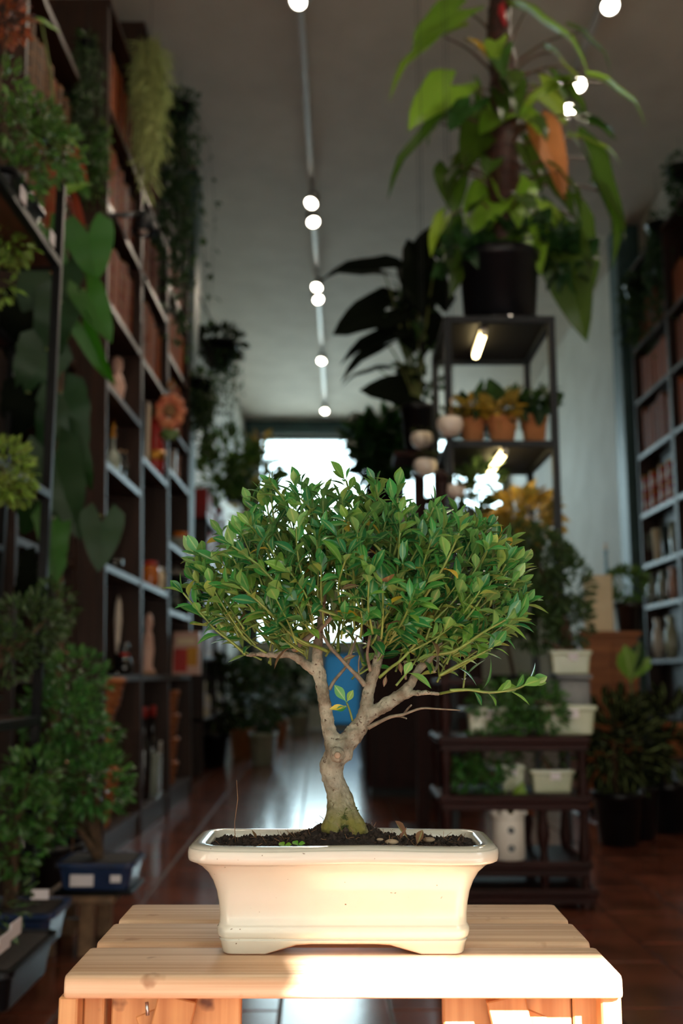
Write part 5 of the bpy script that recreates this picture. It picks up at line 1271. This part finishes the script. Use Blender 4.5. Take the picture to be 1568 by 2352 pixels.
# white half-round hanging planters
for (px, py, r_px, d, wd, lm) in ((1033, 975, 31, 4.02, 'uppermost right one', 'deep'), (968, 1008, 26, 4.55, 'behind and left of the uppermost', 'deep'), (977, 1070, 27, 4.2, 'lower left one', 'deep'), (1046, 1125, 22, 4.0, 'lowest and dimmest one', 'deep')):
    c = P(px, py, d); r = S(r_px, d); b0 = c-Vector((0, 0, r*.95))
    rt = thing('hanging_planter', 'small white round hanging planter left of the rack, %s' % wd, 'planter', b0, 'white round hanging planters')
    pr = [(r*math.sin(t_), r*.78-r*.95*math.cos(t_)) for t_ in [RAD(8+q*14) for q in range(9)]]+[(r*.80, r*1.30), (r*.78, r*.8), (.002, r*.75)]
    pr[0] = (.004, pr[0][1]); MB().lathe(pr, 20, b0+Vector((0, 0, r*.17))).build('bowl', M['porcelain'], rt)
    top = P(px+3, py-100, d); top.z = RZ-.02 if px > 1000 else c.z+.5
    MB().tube([c+Vector((0, 0, -.01)), Vector((c.x, c.y, ZC))], .0014, 5).build('cord', M['dark_metal'], rt)
    if px == 1033: MB().tube([c+Vector((.0, 0, .0)), c+Vector((.008, 0, .11))], .005, 6).build('stake', M['cork'], rt)
    foliage(rt, 'foliage', [(c+Vector((0, 0, r*.75)), (r*.7, r*.7, r*.22), 26)], .035, LF[lm])
# dark broad-leaved plant on a tall post stand
DD = 5.3
c = P(962, 1048, DD); rt = thing('dark_leaf_plant', 'dark broad-leaved plant silhouetted left of the rack in a black pot', 'plant', c)
hp = P(962, 935, DD).z-c.z; round_pot(rt, c, S(42, DD), hp, M['plastic'], taper=.75)
MB().lathe([(.01, hp*.9), (S(38, DD), hp*.88)], 14, c).build('soil', M['soil'], rt); M['pstem'] = M['gstem']
for (b0, b1, k, wd, dd) in (((880, 622), (732, 592), 1, 1.15, .05), ((985, 690), (945, 535), 2, .9, .0), ((960, 680), (925, 570), 1, 1.0, .1), ((900, 705), (765, 752), 2, .9, -.1), ((910, 770), (775, 790), 1, .9, .0), ((890, 790), (780, 832), 1, .6, -.1), ((870, 850), (780, 858), 1, .3, 0), ((955, 905), (832, 885), 2, .9, -.1), ((960, 800), (1000, 700), 0, .8, .1), ((930, 700), (880, 690), 0, 1.0, .1), ((930, 760), (850, 720), 0, .8, .1), ((960, 860), (900, 840), 0, .9, .05), ((1000, 600), (990, 500), 2, 1.1, .1), ((970, 770), (930, 640), 0, .9, .15)):
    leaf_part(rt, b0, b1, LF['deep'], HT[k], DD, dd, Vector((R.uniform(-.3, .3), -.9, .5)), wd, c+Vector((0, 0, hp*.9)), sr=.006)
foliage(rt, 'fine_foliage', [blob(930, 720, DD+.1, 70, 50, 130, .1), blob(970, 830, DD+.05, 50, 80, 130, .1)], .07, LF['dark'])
rt = thing('post_stand', 'tall dark wooden post stand under the dark broad-leaved plant', 'plant stand', (c.x, DD, 0))
MB().box((c.x-.14, DD-.14, c.z-.03), (c.x+.14, DD+.14, c.z-.001), .004).build('top_plate', M['rosewood'], rt, True); MB().box((c.x-.03, DD-.03, .04), (c.x+.03, DD+.03, c.z-.03)).build('column', M['rosewood'], rt, True); MB().box((c.x-.16, DD-.16, 0), (c.x+.16, DD+.16, .04), .004).build('base', M['rosewood'], rt, True)
def shrub(name, label, px, py_base, d, clusters, L, lm, potr=.1, poth=.16, mp='plastic', zb=None, tr=.01, cat='plant', tpl=None, hang=0):
    c = P(px, py_base, d); 
    if zb is not None: c.z = zb
    return potted(name, label, c, potr, potr, poth, M[mp], clusters, L, LF[lm], tr, (), cat, tpl, rnd=True, hang=hang)
# dark cabinet on the right of the aisle, with plants on it
cx0 = .17
rt = thing('dark_cabinet', 'long very dark low cabinet on the right side of the aisle', 'cabinet', (.55, 8.0, 0))
MB().box((cx0, 6.9, .06), (.95, 9.4, .92), .006).build('body', M['rosewood'], rt, True); MB().box((cx0-.015, 6.88, .92), (.965, 9.42, .95), .004).build('top', M['rosewood_x'], rt, True); MB().box((cx0+.03, 6.93, 0), (.92, 9.37, .06)).build('plinth', M['black'], rt, True)
for k in range(4): MB().box((cx0-.012, 6.95+k*.61, .10), (cx0, 7.50+k*.61, .88), .003).build('door', M['rosewood'], rt, True)
for k in range(2): MB().box((cx0+.02+k*.38, 6.888, .10), (cx0+.38+k*.38, 6.90, .88), .003).build('door', M['rosewood'], rt, True)
shrub('leafy_plant', 'dark leafy plant under the broad-leaved one, outlined against the far window', 880, 1110, 6.95, [blob(860, 1010, 7.0, 60, 45, 130, .2), blob(880, 1060, 7.0, 55, 50, 130, .2), blob(910, 1000, 7.0, 40, 50, 80, .15)], .13, 'dark', .13, .22, zb=.951+.9, tpl=HT)
rt = thing('pedestal', 'dark pedestal box on the cabinet carrying the leafy plant', 'pedestal', (P(880, 1110, 6.95).x, 7.05, .951)); x_ = P(880, 1110, 6.95).x
MB().box((x_-.16, 6.93, .951), (x_+.20, 7.25, 1.83), .004).build('body', M['rosewood'], rt, True); MB().box((x_-.18, 6.90, 1.83), (x_+.22, 7.27, 1.85), .003).build('top', M['rosewood_x'], rt, True)
for k, (px, py, d, rx, ry, lm, wd) in enumerate(((905, 1450, 7.5, 60, 70, 'deep', 'behind the bonsai trunk on the cabinet'), (985, 1350, 8.0, 60, 90, 'dark', 'in the middle of the dark cabinet'), (1010, 1230, 8.6, 50, 80, 'deep', 'at the far end of the dark cabinet'))):
    shrub('potted_shrub', 'dark shrub %s' % wd, px, 1500, d, [blob(px, py, d, rx, ry, 240, .2)], .10, lm, .10, .18, zb=.951)
# far end of the aisle: blue panel, clutter, plants, boxes along the left wall
rt = thing('wall_shelf', 'dark display shelving with boxed goods along the left wall behind the bookcases', 'shelving', (-1.3, 9.0, 0))
for z in (.45, .95, 1.35, 1.75, 2.10): MB().box((-1.48, 8.35, z-.03), (-1.12, 9.95, z), .003).build('shelf', M['brown_y'], rt, True)
for y in (8.35, 9.14, 9.92): MB().box((-1.48, y, 0), (-1.12, y+.03, 2.10), .003).build('upright', M['brown'], rt, True)
k = 0
cols = ['cream', 'pinkish', 'redpaint', 'cork', 'porcelain', 'terra']
names = {'cream': 'cream', 'pinkish': 'pinkish', 'redpaint': 'red', 'cork': 'tan', 'porcelain': 'white', 'terra': 'orange-brown'}
for zi, (z, zn) in enumerate(((.45, 'lowest'), (.95, 'second'), (1.35, 'third'), (1.75, 'fourth'), (2.10, 'top'))):
    y = 8.42
    for j in range(7):
        if y > 9.75: break
        w_ = R.uniform(.12, .22); h = R.uniform(.16, .30); kc = cols[(k*5+zi+j) % 6]; k += 1
        if y < 9.14+.04 and y+w_ > 9.13: y = 9.18
        if y+w_ > 9.91: break
        c = Vector((-1.25, y+w_/2, z)); rt = thing('goods_box', '%s goods box, number %s along the %s display shelf by the left wall' % (names[kc], ('one', 'two', 'three', 'four', 'five', 'six', 'seven')[j], zn), 'box', c, 'boxed goods on the wall shelving')
        box_part('carton', (-1.36, y, z+.0005), (-1.135, y+w_-.01, z+h), M[kc], rt, .004); box_part('printed_label', (-1.135, y+.02, z+h*.3), (-1.133, y+w_-.03, z+h*.7), M['paper'], rt); box_part('lid_flap', (-1.34, y+.01, z+h), (-1.15, y+w_-.02, z+h+.004), M['cork'], rt)
        y += w_+.012
shrub('leafy_plant', 'green and yellowish leafy plant on top of the far wall shelving', 540, 1110, 9.6, [blob(530, 1050, 9.5, 50, 45, 140, .25), blob(580, 1090, 9.5, 45, 40, 120, .25), blob(505, 1095, 9.4, 35, 45, 80, .2)], .17, 'mid', .11, .2, zb=2.101+.34)
shrub('leafy_plant', 'yellow-green plant reaching in front of the far window edge', 600, 1200, 10.6, [blob(605, 1060, 10.6, 40, 50, 70, .25), blob(590, 1180, 10.6, 45, 60, 120, .25)], .17, 'yellow', .16, .3, zb=0.0, tr=.02)
for (px, d, lm, wd, ry, potm) in ((505, 9.2, 'deep', 'left of the aisle in shadow', 60, 'plastic'), (565, 10.2, 'dark', 'second along the left of the aisle', 70, 'terra'), (610, 9.4, 'dark', 'in the pale pot beside the lit floor', 55, 'celadon'), (640, 12.2, 'deep', 'farther down the left of the aisle', 60, 'terra'), (690, 13.8, 'dark', 'near the blue door panel', 50, 'celadon')):
    fy = P(px, 1176, d); q = Vector((fy.x, d, 0)); pyf = 1550+.8/d*2400
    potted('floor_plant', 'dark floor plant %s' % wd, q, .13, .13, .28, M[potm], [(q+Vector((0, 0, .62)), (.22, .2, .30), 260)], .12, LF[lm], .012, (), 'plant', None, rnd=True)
# ------------------------------------------------------------------ rosewood stepped stand with bonsai
SYF = 3.64; SYB = 4.0
xa, xb = P(1028, 1900, SYF).x, P(1345, 1900, SYF).x
rt = thing('stepped_stand', 'dark rosewood stepped display stand with turned posts on the right', 'stand', ((xa+xb)/2, 3.8, 0))
zA, zB_, zC_, zD = P(1200, 1692, SYF).z, P(1250, 1828, SYF).z, P(1180, 1980, SYF).z, .07
zT = P(1028, 1105, SYF).z
def turned(x, y, z0, z1, r=.022):
    n_ = max(3, int((z1-z0)/.16)); pr = [(r*1.15, 0)]
    for k in range(n_*4+1):
        t_ = k/(n_*4); pr.append((r*(.82+.22*math.cos(t_*n_*2*math.pi)), .01+t_*(z1-z0-.02)))
    pr.append((r*1.15, z1-z0)); MB().lathe(pr, 10, (x, y, z0)).build('post', M['rosewood'], rt)
for (x, zt_) in ((xa, zT), (P(1250, 1900, SYF).x, zB_), (xb, zA)):
    for y in (SYF+.025, SYB-.025): turned(x, y, 0, zt_ if y < 3.8 or x > xa else zT)
for (z, x1_, x2_) in ((zA, xa-.03, xb+.03), (zB_, xa-.03, xb+.03), (zC_, xa-.03, xb+.02), (zD, xa-.04, xb+.04)):
    MB().box((x1_, SYF, z-.026), (x2_, SYB, z), .006).build('shelf', M['rosewood_x'], rt, True)
    MB().box((x1_+.01, SYF+.004, z-.05), (x2_-.01, SYF+.016, z-.026), .002).build('apron', M['rosewood_x'], rt, True)
for z in (P(1028, 1560, SYF).z,): MB().box((xa-.02, SYF+.01, z-.02), (xa+.14, SYB-.01, z), .003).build('shelf', M['rosewood_x'], rt, True)
for x in (xa, xb): MB().ball((x, SYF+.025, (zT if x == xa else zA+.0)+.02), .026, 10, 7).build('finial', M['rosewood'], rt) if x == xa else None
def tray_bonsai(label, px0, px1, py0, py1, z, d, clusters, lm='bonsai', L=.035, tr=.012, mp='celadon', tops=None, tags=True):
    cx = P((px0+px1)/2, py1, d).x; hx = S((px1-px0)/2, d)/1.16; h = S(py1-py0, d)
    c = Vector((cx, d, z+.001)); tg = [((cx+hx*.1, d-hx*.52*1.15-.004, z+h*.75), hx*.5, h*.3)] if tags else []
    return potted('bonsai', label, c, hx, hx*.5, h, M[mp], clusters, L, LF[lm], tr, tg, 'bonsai', tops=tops)
tray_bonsai('bonsai in a pale celadon tray, left on the top shelf of the rosewood stand', 1070, 1165, 1632, 1690, zA, 3.80, [blob(1140, 1620, 3.78, 60, 45, 260, .1), blob(1180, 1650, 3.75, 50, 35, 160, .08)])
tray_bonsai('bonsai with wide celadon pot at the right end of the top rosewood shelf', 1238, 1366, 1628, 1690, zA, 3.80, [blob(1220, 1610, 3.76, 70, 45, 320, .1), blob(1250, 1640, 3.72, 45, 40, 160, .08)])
tray_bonsai('bonsai in a pale tray with lilac tag at the right of the second rosewood shelf', 1216, 1316, 1778, 1826, zB_, 3.76, [blob(1240, 1735, 3.76, 50, 30, 90, .08)], 'dark', .03, .014)
tray_bonsai('bonsai in a white pot at the left of the second rosewood shelf', 1150, 1205, 1770, 1826, zB_, 3.80, [blob(1110, 1740, 3.76, 70, 50, 340, .1), blob(1090, 1790, 3.74, 55, 40, 220, .08)])
# big dark conifer bonsai behind, on a grey marbled block
M['marble'] = mat('grey_marble', (120, 122, 122), (70, 72, 76), .4, 9)
zg = zA
GD = 3.93
c = Vector((P(1312, 1600, GD).x, GD, zA+.001)); rt = thing('marble_block', 'grey marbled block standing on the top shelf of the rosewood stand', 'pedestal', c)
h1 = P(1312, 1548, GD).z; MB().box((c.x-.062, GD-.055, zA+.001), (c.x+.062, GD+.06, h1-.02), .01).build('shaft', M['marble'], rt, True); MB().box((c.x-.070, GD-.06, h1-.02), (c.x+.070, GD+.065, h1), .004).build('cap', M['marble'], rt, True)
rt = tray_bonsai('tall dark conifer bonsai with reddish trunk in a celadon tray on the marble block', 1258, 1356, 1495, 1546, h1, GD, [blob(1240, 1290, 3.9, 70, 70, 560, .12), blob(1290, 1350, 3.9, 65, 80, 560, .12), blob(1220, 1420, 3.86, 55, 70, 420, .12), blob(1310, 1430, 3.9, 45, 50, 240, .1), blob(1200, 1250, 3.9, 45, 45, 200, .1)], 'dark', .036, .02, tops=[P(1245, 1470, 3.9), P(1280, 1360, 3.9), P(1230, 1280, 3.9), P(1300, 1420, 3.9)])
# croton under the rack
shrub('croton', 'yellow-leaved croton on the lower shelf of the metal rack', 1195, 1300, RY0+.25, [blob(1200, 1195, RY0+.22, 65, 45, 150, .14), blob(1150, 1240, RY0+.2, 50, 40, 110, .12)], .09, 'yellow', .09, .13, 'plastic', zb=1.221)
shrub('leafy_plant', 'dark green plant beside the croton on the metal rack', 1080, 1300, RY0+.3, [blob(1070, 1180, RY0+.28, 50, 60, 160, .12), blob(1100, 1110, RY0+.3, 40, 35, 70, .1)], .08, 'dark', .08, .12, 'plastic', zb=1.221)
shrub('leafy_plant', 'dark plant on the bottom shelf of the metal rack', 1180, 1500, RY0+.3, [blob(1150, 1380, RY0+.28, 90, 80, 300, .14)], .08, 'deep', .1, .14, 'plastic', zb=.661)
# white ceramic castle-like pot with two dark windows
d = 3.70; c = P(1169, 1976, d); c.z = zC_+.001; r = S(35, d); h = S(104, d)
rt = thing('ceramic_tower_pot', 'white ceramic tower pot with two dark round holes and a yellow-green plant', 'pot', c)
MB().lathe([(r*.92, 0), (r, .004), (r, h*.78), (r*.96, h*.80), (r*1.02, h*.84), (r*1.05, h*.94), (r*.9, h*.94), (r*.85, h*.5), (.005, h*.45)], 24, c).build('body', M['white'], rt)
for k in range(8):
    a = 2*math.pi*(k+.5)/8; q = c+Vector((math.cos(a)*r*.97, math.sin(a)*r*.97, h*.94)); MB().box(q-Vector((.011, .011, .004)), q+Vector((.011, .011, .012)), .002).build('crenel', M['white'], rt, True)
for zz in (.26, .62): 
    q = c+Vector((0, -r*.985, h*zz)); b = MB().lathe([(.002, .0), (r*.20, .0), (r*.22, .004)], 12); b.v = [Matrix.Rotation(RAD(90), 4, 'X') @ v for v in b.v]; b.v = [v+q for v in b.v]; b.build('hole', M['black_gloss'], rt)
for (b0, b1) in (((1175, 1870), (1205, 1800)), ((1175, 1870), (1140, 1825)), ((1178, 1870), (1225, 1850)), ((1172, 1870), (1165, 1815)), ((1178, 1868), (1205, 1885)), ((1172, 1868), (1150, 1850))): leaf_part(rt, b0, b1, LF['light'], SM[0], d, R.uniform(-.04, .04), None, 1.0)
leaf_part(rt, (1190, 1850), (1235, 1870), LF['red'], SM[0], d, 0, None, .8)
# ------------------------------------------------------------------ counter on the right
M['warm'] = wood_mat('warm_wood', (150, 92, 52), (120, 70, 38), 'x', .5, 2)
d = 6.0; q0, q1 = P(1335, 1450, d), P(1468, 1562, d)
rt = thing('wooden_counter', 'warm brown wooden counter with cream card on it at the right', 'counter', ((q0.x+q1.x)/2, d+.2, 0))
MB().box((q0.x, d, 0.05), (q1.x, d+.45, q0.z-.03), .004).build('body', M['warm'], rt, True); MB().box((q0.x-.02, d-.02, q0.z-.03), (q1.x+.02, d+.47, q0.z), .004).build('top', M['warm'], rt, True); MB().box((q0.x+.02, d+.02, 0), (q1.x-.02, d+.43, .05)).build('plinth', M['black'], rt, True)
for k in range(2): MB().box((q0.x+.01+k*(q1.x-q0.x)/2, d-.010, .12), (q0.x-.01+(k+1)*(q1.x-q0.x)/2, d, q0.z-.06), .003).build('door', M['warm'], rt, True)
zt_ = q0.z
c = P(1375, 1450, d+.2); x0, x1 = P(1342, 1400, d+.1).x, P(1408, 1400, d+.1).x
rt = thing('cream_card', 'plain cream display card leaning on the wooden counter', 'card', (c.x, d+.12, zt_)); 
hc = P(1375, 1320, d+.1).z-zt_
MB().box((x0, d+.10, zt_+.001), (x1, d+.112, zt_+hc), .002).build('panel', M['cream'], rt, True); MB().bar(Vector(((x0+x1)/2, d+.115, zt_+hc*.6)), Vector(((x0+x1)/2, d+.19, zt_+.004)), .03, .004).build('strut', M['cork'], rt, True)
M['lightblue'] = mat('blue_glass', (150, 190, 210), (120, 168, 196), .15, 8, coat=.4)
vessel('bottle', 'pale blue tall bottle behind the cream card', 'bottle', Vector((P(1392, 1300, d+.3).x, d+.30, zt_+.001)), bot(.035, .52), M['lightblue'], [('stopper', cork(.035, .52), M['porcelain'])])
xx = P(1445, 1440, d+.2).x
shrub('leafy_plant', 'round green plant in a glossy black pot at the right end of the counter', 1445, 1440, d+.22, [(Vector((xx, d+.22, zt_+.29)), (.10, .1, .10), 220)], .06, 'mid', .085, .18, 'black_gloss', zb=zt_+.001)
c = Vector((P(1455, 1620, 5.2).x, 5.2, 0)); rt = thing('snake_plant', 'variegated upright-leaved plant standing before the counter', 'plant', c); round_pot(rt, c, .10, .26, M['plastic'])
for (b0, b1) in (((1450, 1560), (1465, 1470)), ((1450, 1570), (1425, 1500)), ((1450, 1565), (1490, 1505)), ((1448, 1570), (1440, 1480))): leaf_part(rt, b0, b1, LF['light'] if b1[0] != 1465 else LF['dark'], SM[0], 5.2, 0, None, 1.1, c+Vector((0, 0, .24)))
foliage(rt, 'foliage', [(c+Vector((0, 0, .42)), (.13, .12, .16), 150)], .09, LF['deep'])
for (px, dd_, wd) in ((1390, 5.0, 'nearest the rosewood stand'), (1500, 5.4, 'by the right bookcase')):
    q = Vector((P(px, 1176, dd_).x*1.0, dd_, 0)); potted('floor_plant', 'dark floor plant on the right, %s' % wd, q, .12, .12, .25, M['plastic'], [(q+Vector((0, 0, .48)), (.18, .16, .2), 220)], .10, LF['deep'], .012, (), 'plant', None, rnd=True)
# ------------------------------------------------------------------ right bookcase
RF = 2.45
RBY0, RBY1 = 6.40, 8.20
shR = [.12, .50, .92, 1.35, 1.68, 2.09, 2.58, 3.04, 3.49]
ym = 7.30
bookcase('dark bookcase against the right wall, far half beside the teal pilaster', ym, RBY1, RF, .13, 4.15, shR, -1, 0)
bookcase('dark bookcase against the right wall, near half cut by the photo edge', RBY0, ym-.002, RF, .13, 4.15, shR, -1, 0)
for nm in bkm: pass
bk2 = {}
for k_, me in bkm.items():
    m2 = me.copy(); 
    for v in m2.vertices: v.co.x *= .42
    bk2[k_] = m2
sv = bkm; bkm = bk2
for (a_, b_, wd) in ((ym+.03, RBY1-.03, 'far'), (6.75, ym-.03, 'near')):
    for (z, h, kd, sw_) in ((2.58, .40, ['rust', 'tan', 'tan'], 'lowest'), (3.04, .38, ['tan', 'rust'], 'middle'), (3.49, .38, ['tan', 'rust'], 'top')):
        book_row('%s book shelf of %s right bookcase' % (sw_, wd), 'books on the %s book shelf of the %s right bookcase' % (sw_, wd), a_, b_, z, h, kd, RF, -1, 0, .05, .08)
bkm = sv
def r_shelf(px, py, z, inset=.05):
    X = RF+inset; d = d_at_x(px, py, X); return Vector((X, d, z+.001))
for k, (px, wd) in enumerate(((1490, 'farthest'), (1508, 'second'), (1530, 'third'), (1548, 'nearest'))):
    c0 = r_shelf(px, 1150, 2.09, .055)
    for j in range(2):
        c = c0+Vector((0, 0, j*.1565)); rt = thing('tea_tin', 'red tea tin with pale label on the right bookcase, %s of the %s stack' % (('lower', 'upper')[j], wd), 'tin', c, 'red tins on the right bookcase')
        MB().lathe([(.042, 0), (.045, .005), (.045, .13), (.043, .14)], 16, c).build('body', M['redpaint'], rt); MB().lathe([(.0465, .139), (.0465, .155), (.01, .156)], 16, c).build('lid', M['gold'], rt); MB().lathe([(.0456, .04), (.0456, .10)], 16, c, cap=False).build('paper_label', M['pinkish'], rt)
for k, (px, mm, wd) in enumerate(((1488, 'bottle_glass', 'farthest'), (1512, 'cream', 'second'), (1532, 'clear', 'third'), (1552, 'bottle_glass', 'nearest'))):
    c = r_shelf(px, 1280, 1.68, .055); vessel('tall_glass', 'tall glass vessel on the right bookcase below the red tins, %s' % wd, 'glass', c, [(.03, 0), (.032, .02), (.045, .26), (.042, .26), (.028, .025), (.004, .02)], M[mm], [('foot', [(.04, 0), (.04, .01)], M['bottle_glass'])], 'tall glass vessels')
for k, (px, mm, wd) in enumerate(((1500, 'bottle_glass', 'farthest'), (1525, 'bottle_glass', 'middle'), (1550, 'pinkish', 'nearest'))):
    c = r_shelf(px, 1380, 1.35, .055); vessel('vase', 'bulbous vase on the fourth shelf of the right bookcase, %s' % wd, 'vase', c, [(.03, 0), (.05, .05), (.05, .14), (.03, .2), (.036, .25), (.03, .25), (.02, .2)], M[mm], [('foot', [(.036, 0), (.036, .01)], M['gold'])])
for k, (px, mm, wd) in enumerate(((1515, 'porcelain', 'pale'), (1545, 'celadon', 'grey-green'))):
    c = r_shelf(px, 1530, .92, .055); vessel('vase', '%s tall vase on a lower shelf of the right bookcase' % wd, 'vase', c, [(.03, 0), (.05, .08), (.045, .2), (.025, .26), (.035, .32), (.028, .32), (.018, .25)], M[mm], [('foot', [(.036, 0), (.036, .01)], M['cork'])])
basket('tan wicker basket low at the right edge of the photo', (RF-.06, 7.0, .0), .17, .36, None) if False else None
c = Vector((P(1550, 1740, 6.2).x, 6.2, 0)); zq = P(1550, 1735, 6.2).z
rt = thing('stool', 'dark low stool under the tan basket at the right edge', 'stool', c)
MB().box((c.x-.16, 6.04, zq-.03), (c.x+.16, 6.36, zq), .004).build('seat', M['brown_y'], rt, True)
for sx_ in (-.13, .13):
    for sy_ in (-.13, .13): MB().box((c.x+sx_-.018, 6.2+sy_-.018, 0), (c.x+sx_+.018, 6.2+sy_+.018, zq-.03)).build('leg', M['brown'], rt, True)
basket('tan wicker basket on the dark stool at the right edge', (c.x+.02, 6.2, zq+.001), .12, P(1550, 1660, 6.2).z-zq-.02, 'wicker baskets')
hanging('dark fern hanging at the far end of the right bookcase top', 1458, 660, 8.0, .12, .62, 34, .05, LF['dark'], 'hanging_fern', .35, .08, 140)
hanging('dark green trailing plant hanging before the right bookcase books', 1510, 520, 7.4, .08, 1.05, 36, .045, LF['dark'], 'trailing_plant', .2, .08, 80)
hanging('small leafy plant on top of the right bookcase at the photo edge', 1560, 390, 6.9, .09, .35, 20, .05, LF['dark'], 'trailing_plant', .3, .08, 90)
